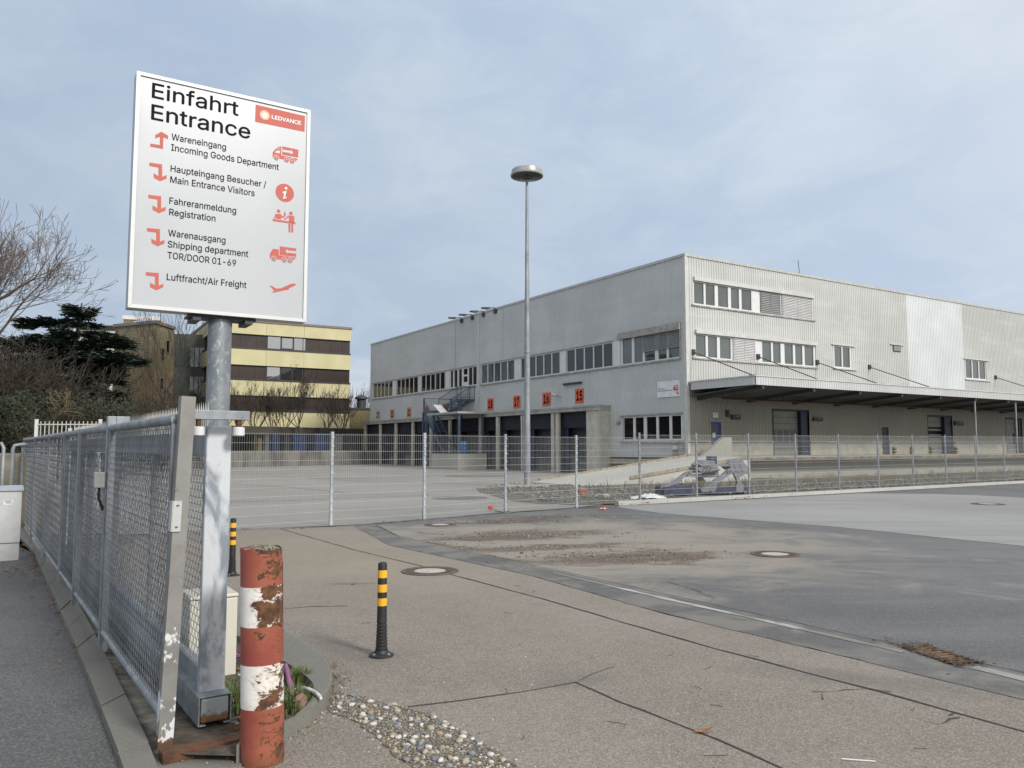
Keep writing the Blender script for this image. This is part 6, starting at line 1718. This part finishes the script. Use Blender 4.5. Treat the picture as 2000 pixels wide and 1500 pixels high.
def skip(px0, px1, ytop, kind, lab):
    p0, p1 = D(px0, 860, 80.5), D(px1, 860, 80.5); w = p1.x - p0.x; h = D(px0, ytop, 80.5).z
    t = thing('skip_container', lab, 'container', (p0.x, p0.y, 0), WA.a * .9, 'containers standing behind the yard wall')
    b = MB(); b.box(0, w, 0, 2.2, .15, h)
    for i in range(int(w / .5) + 1): x = min(w - .1, .05 + i * .5); b.box(x, x + .09, -.08, -.001, .2, h - .12)
    b.box(-.04, w + .04, -.1, 2.25, h + .001, h + .1)
    b.build('body', M[kind], t)
    b = MB()
    for x in (.3, w - .5): b.box(x, x + .2, .2, 2, 0, .148)
    b.build('runner', M_DARK, t)
skip(440, 500, 846, 'teal', 'teal container behind the yard wall nearest the gate'); skip(503, 515, 848, 'yellow', 'narrow ochre container beside the teal one'); skip(517, 528, 852, 'grey', 'small grey container between ochre and dark blue ones'); skip(531, 552, 848, 'blue', 'dark blue container behind the wall left of the black one')
skip(555, 570, 850, 'black', 'black container behind the yard wall'); skip(573, 612, 849, 'royal blue', 'royal blue container behind the yard wall, the brightest of the row'); skip(615, 648, 848, 'blue', 'wide dark blue container ending behind the fence post'); skip(651, 682, 851, 'grey', 'grey container behind the wall near the warehouse'); skip(685, 712, 847, 'black', 'black container hard by the far dock corner')

# ------------------------------------------------------------------ far left: concrete wall slabs and fence ends, white bar fence
def slab_wall(px0, px1, ytop, depth, lab, turn):
    p0, p1 = D(px0, 900, depth), D(px1, 900, depth); h = D(px0, ytop, depth).z
    b = MB(); b.box(0, max(.3, p1.x - p0.x), 0, 1.2, -.05, h); o = b.build('concrete_slab_wall', pmat('mossy wall ' + lab[:7], (.21, .19, .135), .9, var=.35, scale=2), loc=(p0.x, p0.y, 0), rotz=radians(turn), bevel=.03); tag(o, lab, 'wall')
slab_wall(27, 49, 889, 16.4, 'brown weathered concrete wall end beside the last mesh fence panel', 6)
slab_wall(-60, 19, 886, 18.5, 'olive weathered concrete wall slab above the street cabinet', 4)
t = thing('fence_end', 'galvanised arched frame ends leaning against the concrete wall', 'fence', D(24, 900, 16.2) * 1.0, 0)
t.location.z = 0
b = MB()
zt_ = D(24, 868, 16.2).z
b.tube([(0, 0, 0), (0, 0, zt_ - .1), (.03, 0, zt_ - .02), (.1, .1, zt_), (.5, .7, zt_)], .035, 10); b.tube([(.08, .2, .9), (.08, .2, zt_)], .03, 8)
b.build('frame', M_GALV, t, smooth=True)
b = MB(); wires(b, .02, .6, .2, zt_ - .05, .02, vp=.06, hp=.06); o = b.build('wire_mesh', M_WIRE, t)
p = D(6, 900, 18.2); t2 = MB(); zt_ = D(6, 866, 18.2).z; t2.tube([(-.9, -.2, zt_ - .25), (-.2, 0, zt_ - .06), (-.05, 0, zt_), (0, 0, zt_ - .1), (0, 0, 0)], .04, 10); o = t2.build('rail_end', M_GALV, loc=(p.x, p.y, 0), smooth=True); tag(o, 'bent galvanised rail end in front of the olive concrete slab', 'railing')
p0 = D(68, 900, 22); p1 = D(193, 900, 22); h = D(68, 823, 22).z
t = thing('bar_fence', 'short white post and bar fence panel rising behind the mesh fence', 'fence', (p0.x, p0.y, 0), 0)
Lb = p1.x - p0.x
for x in (0, Lb): b = MB(); b.box(x - .035, x + .035, -.03, .03, 0, h + .06); b.build('post', M_WHITE, t)
b = MB(); n = 15
for i in range(1, n): b.box(Lb * i / n - .008, Lb * i / n + .008, -.01, .01, .2, h)
for z in (.3, 1.1, 1.95, h - .1): b.box(.03, Lb - .03, -.022, -.012, z, z + .03)
b.build('bars', pmat('fence bars', (.50, .50, .47), .5), t)

# ------------------------------------------------------------------ trees
def grow(mb, p, d, L, r, lvl, rr, spread=.6, up=.15, shrink=.72, kids=(2, 3), tips=None, minr=.008, droop=0.0, wig=.14):
    """recursive bare branching as tapering tubes"""
    n = 4 if lvl > 1 else 3
    pts, rs = [p], [r]; q, dd_ = p.copy(), d.copy(); r1 = max(minr, r * .62)
    for i in range(n):
        dd_ = (dd_ + Vector((rr.gauss(0, wig), rr.gauss(0, wig), rr.gauss(0, wig) + up * .3 - droop * .2))).normalized()
        q = q + dd_ * (L / n); pts.append(q.copy()); rs.append(r + (r1 - r) * (i + 1) / n)
    mb.tube(pts, rs, 7 if r > .08 else (4 if r > .025 else 3), False)
    if lvl == 0:
        if tips is not None: tips.append(q.copy())
        return
    k = rr.randint(*kids)
    for i in range(k + (1 if lvl > 2 else 0)):
        s = pts[-1] if i == 0 else pts[rr.randint(max(1, n - 2), n)] if rr.random() < .6 else pts[rr.randint(1, n)]
        a = dd_.orthogonal().normalized(); a.rotate(Matrix.Rotation(rr.uniform(0, 2 * pi), 3, dd_))
        sp_ = spread * rr.uniform(.35, 1.15) * (.45 if i == 0 else 1)
        nd = (dd_ + a * sp_ + Vector((0, 0, up - droop))).normalized()
        grow(mb, s, nd, L * shrink * rr.uniform(.75, 1.1), r1 * (.95 if i == 0 else rr.uniform(.55, .8)), lvl - 1, rr, spread, up, shrink, kids, tips, minr, droop, wig)
M_BARK = pmat('grey bark', (.12, .105, .085), .9, var=.3, scale=3)
M_BARKP = pmat('pale mottled plane bark', (.22, .19, .15), .9, var=.35, scale=2)
M_TWIG = pmat('dark twigs', (.04, .032, .025), .9, var=.3, scale=1)
M_SCRUB = pmat('olive brown scrub', (.045, .037, .021), .9, var=.4, scale=.8)
# plane tree, trunk just outside the left edge
def tree(name, lab, base, H, seed, lvl, bark, twig, r0, trunk, lean_=(0, 0), group=None, cat='tree', **kw):
    rr = random.Random(seed)
    t = thing(name, lab, cat, base, 0, group)
    b = MB(); top = Vector((lean_[0] * trunk, lean_[1] * trunk, trunk))
    b.tube([(0, 0, -.1), top * .5 + Vector((rr.gauss(0, .05), 0, 0)), top], [r0 * 1.25, r0, r0 * .8], 10); b.build('trunk', bark, t, smooth=True)
    c = MB(); tips = []
    for i in range(kw.pop('limbs', 4)):
        a = i * 2.4 + rr.uniform(-.4, .4); sp_ = kw.get('spread', .6) * rr.uniform(.7, 1.3)
        grow(c, top * (1 - .12 * (i % 3)), Vector((cos(a) * sp_ + lean_[0], sin(a) * sp_ + lean_[1], 1)).normalized(), (H - trunk) * .36, r0 * .55, lvl, rr, tips=tips, **kw)
    seeds = kw.get('seeds')
    c.build('crown', twig, t)
    return t, tips
tp = D(-150, 873, 46); tp.z = 0
t, tips = tree('plane_tree', 'tall bare plane tree with mottled limbs and seed balls at the left edge', tp, 17.6, 41, 6, M_BARKP, [pmat('plane twigs', (.135, .105, .085), .9, var=.35, scale=.6)], .38, 4.2, spread=.85, up=.12, shrink=.74, kids=(2, 3), limbs=6, minr=.012, wig=.13)
b = MB(); rr = random.Random(3)
for p in rr.sample(tips, min(340, len(tips))):
    b.mesh([(p.x + x * .045, p.y + y * .045, p.z - .1 + z * .045) for x, y, z in ((1, 0, 0), (-1, 0, 0), (0, 1, 0), (0, -1, 0), (0, 0, 1), (0, 0, -1))], [(0, 2, 4), (2, 1, 4), (1, 3, 4), (3, 0, 4), (2, 0, 5), (1, 2, 5), (3, 1, 5), (0, 3, 5)])
o = b.build('seed_balls', pmat('seed balls', (.07, .045, .03), .9), t); o['kind'] = 'stuff'

# cedar: layered boughs of needle sprays
def cedar(base, H, seed):
    rr = random.Random(seed)
    t = thing('cedar_tree', 'dark blue-green cedar with layered boughs and a ragged leaning top', 'tree', base)
    axis = lambda z: Vector((.06 * z * (z / H), 0, z))
    b = MB(); b.tube([axis(H * i / 8) for i in range(9)], [.42 * (1 - i / 8.6) + .03 for i in range(9)], 8); b.build('trunk', M_BARK, t, smooth=True)
    f = MB(); w = MB()
    def spray(p, d, L):
        side = Vector((-d.y, d.x, 0)); side = side.normalized() if side.length > .01 else Vector((1, 0, 0))
        for i in range(9):
            q = p + d * L * rr.random() + side * rr.gauss(0, L * .22) + Vector((0, 0, rr.gauss(0, L * .11)))
            e = (d + side * rr.uniform(-.9, .9) + Vector((0, 0, rr.uniform(-.25, .35)))).normalized() * rr.uniform(.28, .55)
            s = e.cross(Vector((rr.gauss(0, .4), rr.gauss(0, .4), 1))).normalized() * rr.uniform(.05, .11)
            f.cur = rr.choice((0, 0, 1, 2)); f.face([q - s, q + s, q + e])
            f.face([q - s * .4 + e * .3, q + s * 2 + e * .5, q + e * .7])
    z = H * .16
    while z < H * .985:
        u = (z / H)
        reach = (5.4 * (1 - ((u - .52) / .95) ** 2) if u < .80 else 3.6 if u < .86 else 1.5 * (1 - u) / .14 + .35)
        reach = max(.5, reach)
        for i in range(rr.randint(3, 5) if u < .8 else 4):
            a = rr.uniform(0, 2 * pi); R_ = reach * rr.uniform(.6, 1.15) * (1.1 if cos(a) < 0 and u < .7 else (.76 if cos(a) > .1 and u < .86 else 1))
            o_ = axis(z); d = Vector((cos(a), sin(a), rr.uniform(-.02, .22) if u < .85 else .1)).normalized()
            pts = [o_ + d * R_ * k / 5 + Vector((0, 0, -.10 * R_ * (k / 5) ** 2 + rr.gauss(0, .05))) for k in range(6)]
            w.tube(pts, [.07 * (1 - k / 6.5) for k in range(6)], 4, False)
            for k in range(int(R_ * 28)):
                s = rr.uniform(.08, 1.0) ** .85; j = min(4, int(s * 5)); q = pts[j].lerp(pts[j + 1], s * 5 - j)
                b2 = a + rr.uniform(-1.0, 1.0); dd_ = Vector((cos(b2), sin(b2), rr.uniform(-.18, .12)))
                spray(q, dd_, rr.uniform(.5, 1.15) * (1 if u < .8 else .7))
        z += H * (.030 if u < .86 else .040)
    w.build('boughs', M_BARK, t)
    k1 = [pmat(n, c, .75, var=.35, scale=.6) for n, c in (('cedar needles', (.034, .054, .037)), ('cedar light needles', (.075, .10, .065)), ('cedar dark needles', (.018, .030, .021)))]
    f.build('crown', k1, t)
cb_ = D(128, 873, 58); cb_.z = 0
cedar(cb_, D(150, 592, 58).z, 5)

# thicket of bare shrubs and a dark evergreen mass
def shrub_proto(seed, H, lab, m):
    rr = random.Random(seed); t = thing('bare_shrub', lab, 'shrub', (0, 0, 0), 0, 'bare shrubs in the thicket behind the gate')
    st_ = MB(); c = MB()
    for i in range(9):
        a = rr.uniform(0, 2 * pi); d = Vector((cos(a) * rr.uniform(.2, .9), sin(a) * rr.uniform(.2, .9), 1)).normalized()
        pts = [Vector((cos(a) * .2, sin(a) * .2, -.05)), Vector((cos(a) * .2, sin(a) * .2, 0)) + d * H * .2]
        st_.tube(pts, [.06, .045], 5, False)
        grow(c, pts[-1], d, H * .3, .04, 4, rr, spread=.95, up=.02, shrink=.76, kids=(3, 3), minr=.010, wig=.2)
    st_.build('stems', M_BARK, t); c.build('crown', m, t); return t
def place(t, px, depth, ytop, H, lab, rz, first):
    p = D(px, 873, depth); p.z = 0; s = D(px, ytop, depth).z / H
    if first: t.location = p; t.scale = (s,) * 3; t.rotation_euler = (0, 0, rz); t['label'] = lab; return t
    return dup(t, p, rz, lab, s)
pA = shrub_proto(7, 5.2, 'x', M_SCRUB); pB = shrub_proto(17, 5.2, 'x', M_TWIG)
sh = [(-25, 42, 650, 'A', 'olive brown bare shrub cut by the left edge of the picture'), (22, 45, 640, 'B', 'dark bare shrub above the street cabinet'), (75, 47, 705, 'A', 'olive bare shrub behind the left post of the white bar fence'), (125, 44, 765, 'B', 'dark bare shrub behind the middle of the white bar fence'), (178, 46, 785, 'A', 'olive bare shrub behind the right post of the white bar fence'), (225, 50, 775, 'B', 'dark bare shrub before the tower under the sign board'), (268, 52, 770, 'A', 'olive bare shrub at the foot of the stone tower'), (310, 56, 750, 'B', 'dark bare shrub beside the gate post, at the tower corner'), (50, 52, 655, 'B', 'dark bare shrub deep behind the other shrubs, directly left of the cedar'), (-5, 38, 770, 'A', 'low olive shrub behind the concrete slab wall'), (345, 60, 790, 'A', 'low olive shrub glimpsed behind the gate post')]
fA = fB = True
for i, (px, dp, yt, kd, lab) in enumerate(sh):
    if kd == 'A': place(pA, px, dp, yt, 5.0, lab, i * 1.3, fA); fA = False
    else: place(pB, px, dp, yt, 5.0, lab, i * 1.7, fB); fB = False
def evergreen(px, depth, ytop, wpx, lab, seed, c, nc=40):
    rr = random.Random(seed); p = D(px, 873, depth); p.z = 0; H = D(px, ytop, depth).z; W = wpx / FPX * depth / 2
    t = thing('evergreen_bush', lab, 'bush', p, 0, 'dark evergreen bushes in the thicket')
    b = MB(); b.tube([(0, 0, 0), (.1, 0, H * .4), (0, .1, H * .8)], [.12, .08, .03], 6); b.build('stems', M_BARK, t)
    f = MB(); cl = [(Vector((rr.gauss(0, W * .45), rr.gauss(0, W * .4), H * rr.uniform(.1, .9))), rr.uniform(.5, 1.0)) for _ in range(nc)]
    for q, s in cl:
        for i in range(110):
            d = Vector((rr.gauss(0, 1), rr.gauss(0, 1), rr.gauss(0, .7))).normalized() * s * rr.uniform(.5, 1.0)
            e = Vector((rr.gauss(0, 1), rr.gauss(0, 1), rr.gauss(0, 1))).normalized() * rr.uniform(.06, .14); g = e.orthogonal().normalized() * .05
            z = q + d
            if z.z < .05: continue
            f.face([z - g, z + g, z + e * 1.6])
    f.build('crown', pmat('evergreen ' + lab[:9], c, .8, var=.5, scale=.8), t)
evergreen(20, 39, 762, 150, 'broad dark evergreen bush low at the left edge', 3, (.018, .026, .012)); evergreen(205, 42, 778, 130, 'dark evergreen bush between cedar and stone tower', 4, (.028, .03, .015)); evergreen(95, 41, 765, 150, 'dark evergreen bush under the cedar', 8, (.022, .026, .013)); evergreen(265, 66, 780, 110, 'olive evergreen bush at the tower foot', 9, (.06, .058, .03))
evergreen(62, 66, 648, 200, 'tall dark evergreen mass standing behind the cedar', 14, (.02, .03, .017), 130); evergreen(178, 68, 668, 130, 'dark evergreen filling the gap between cedar and stone tower', 15, (.022, .03, .018), 80)
# gnarled pale limbed small tree in the thicket
tp = D(128, 873, 40); tp.z = 0
tree('small_tree', 'small crooked tree with yellowish limbs rising from the thicket', tp, 5.6, 77, 4, pmat('yellow bark', (.20, .155, .075), .9, var=.3), [pmat('yellow twigs', (.15, .12, .06), .9)], .13, 2.2, (-.35, 0), spread=1.0, up=.05, shrink=.72, limbs=3, minr=.01, wig=.25)
# slender bare trees before the office
def slim(px, depth, ytop, lab, seed, first=None, lv=4):
    p = D(px, 873, depth); p.z = 0; H = D(px, ytop, depth).z * 1.15
    return tree('bare_tree', lab, p, H, seed, lv, M_TWIG, M_TWIG, .10, H * .4, group='young bare trees before the office', spread=.62, up=.26, shrink=.76, kids=(2, 3), limbs=5, minr=.013, wig=.1)
for i, (px, yt, lab) in enumerate(((466, 752, 'young bare tree close to the gate end before the yellow office'), (500, 775, 'short young bare tree second from the gate end'), (531, 772, 'young bare tree before the middle of the yellow office, left of a pair'), (556, 768, 'young bare tree of the middle pair, left of the widest crown'), (583, 742, 'tallest young bare tree before the office middle'), (638, 764, 'young bare tree near the right end of the yellow office'), (668, 780, 'low young bare tree by the right corner of the office'), (432, 770, 'young bare tree partly hidden by the sign pole'), (380, 745, 'bare tree before the side wall of the office'))):
    slim(px, 82.5, yt, lab, 100 + i)
for i, (px, yt, dp, lab) in enumerate(((700, 772, 104, 'bare tree on the skyline left of the warehouse'), (718, 762, 110, 'bare tree on the skyline touching the warehouse corner'), (318, 604, 79, 'thin bare tree standing before the stone tower and topping its roof'), (688, 790, 100, 'low bare tree beside the office corner'))):
    slim(px, dp, yt, lab, 130 + i, lv=4)
# climbing stems on the tower
rr = random.Random(12); b = MB()
t = thing('climbing_vine', 'leafless climbing vine spread over the stone tower walls', 'vine', tcn, TF.a)
def vine(face, u, z, d, L, r, lvl):
    tf_ = (lambda a_, b_, c_: tuple(rt(a_, b_).xy) + (c_,)) if face == 'y' else (lambda a_, b_, c_: (b_, a_, c_))
    pts = []; 
    for i in range(7):
        off = -.06 - r
        pts.append((u, off, z))
        u += d[0] * L / 6 + rr.gauss(0, .06); z += d[1] * L / 6
        hi = tw if face == 'y' else td
        u = min(max(u, .05), hi - .05); z = min(z, tz - .1)
    b.tube([tf_(*q) for q in pts], [r * (1 - .5 * i / 6) for i in range(7)], 4, False)
    if lvl:
        for _ in range(3):
            a = rr.uniform(-.9, .9); k = rr.randint(2, 6); q = pts[k]; uu = q[0]
            nd = Vector((d[0] + a, d[1] * .8 + .3)).normalized(); vine(face, uu, q[2], nd, L * .72, max(.012, r * .6), lvl - 1)
for i in range(8): vine('y', rr.uniform(.2, tw - .2), .2, (rr.gauss(0, .15), 1), 5.5, .07, 4)
for i in range(12): vine('x', rr.uniform(.2, td - .2), .2, (rr.gauss(0, .2), 1), 5.2, .06, 4)
b.build('stems', pmat('vine stems', (.13, .10, .06), .9, var=.4, scale=.5), t)
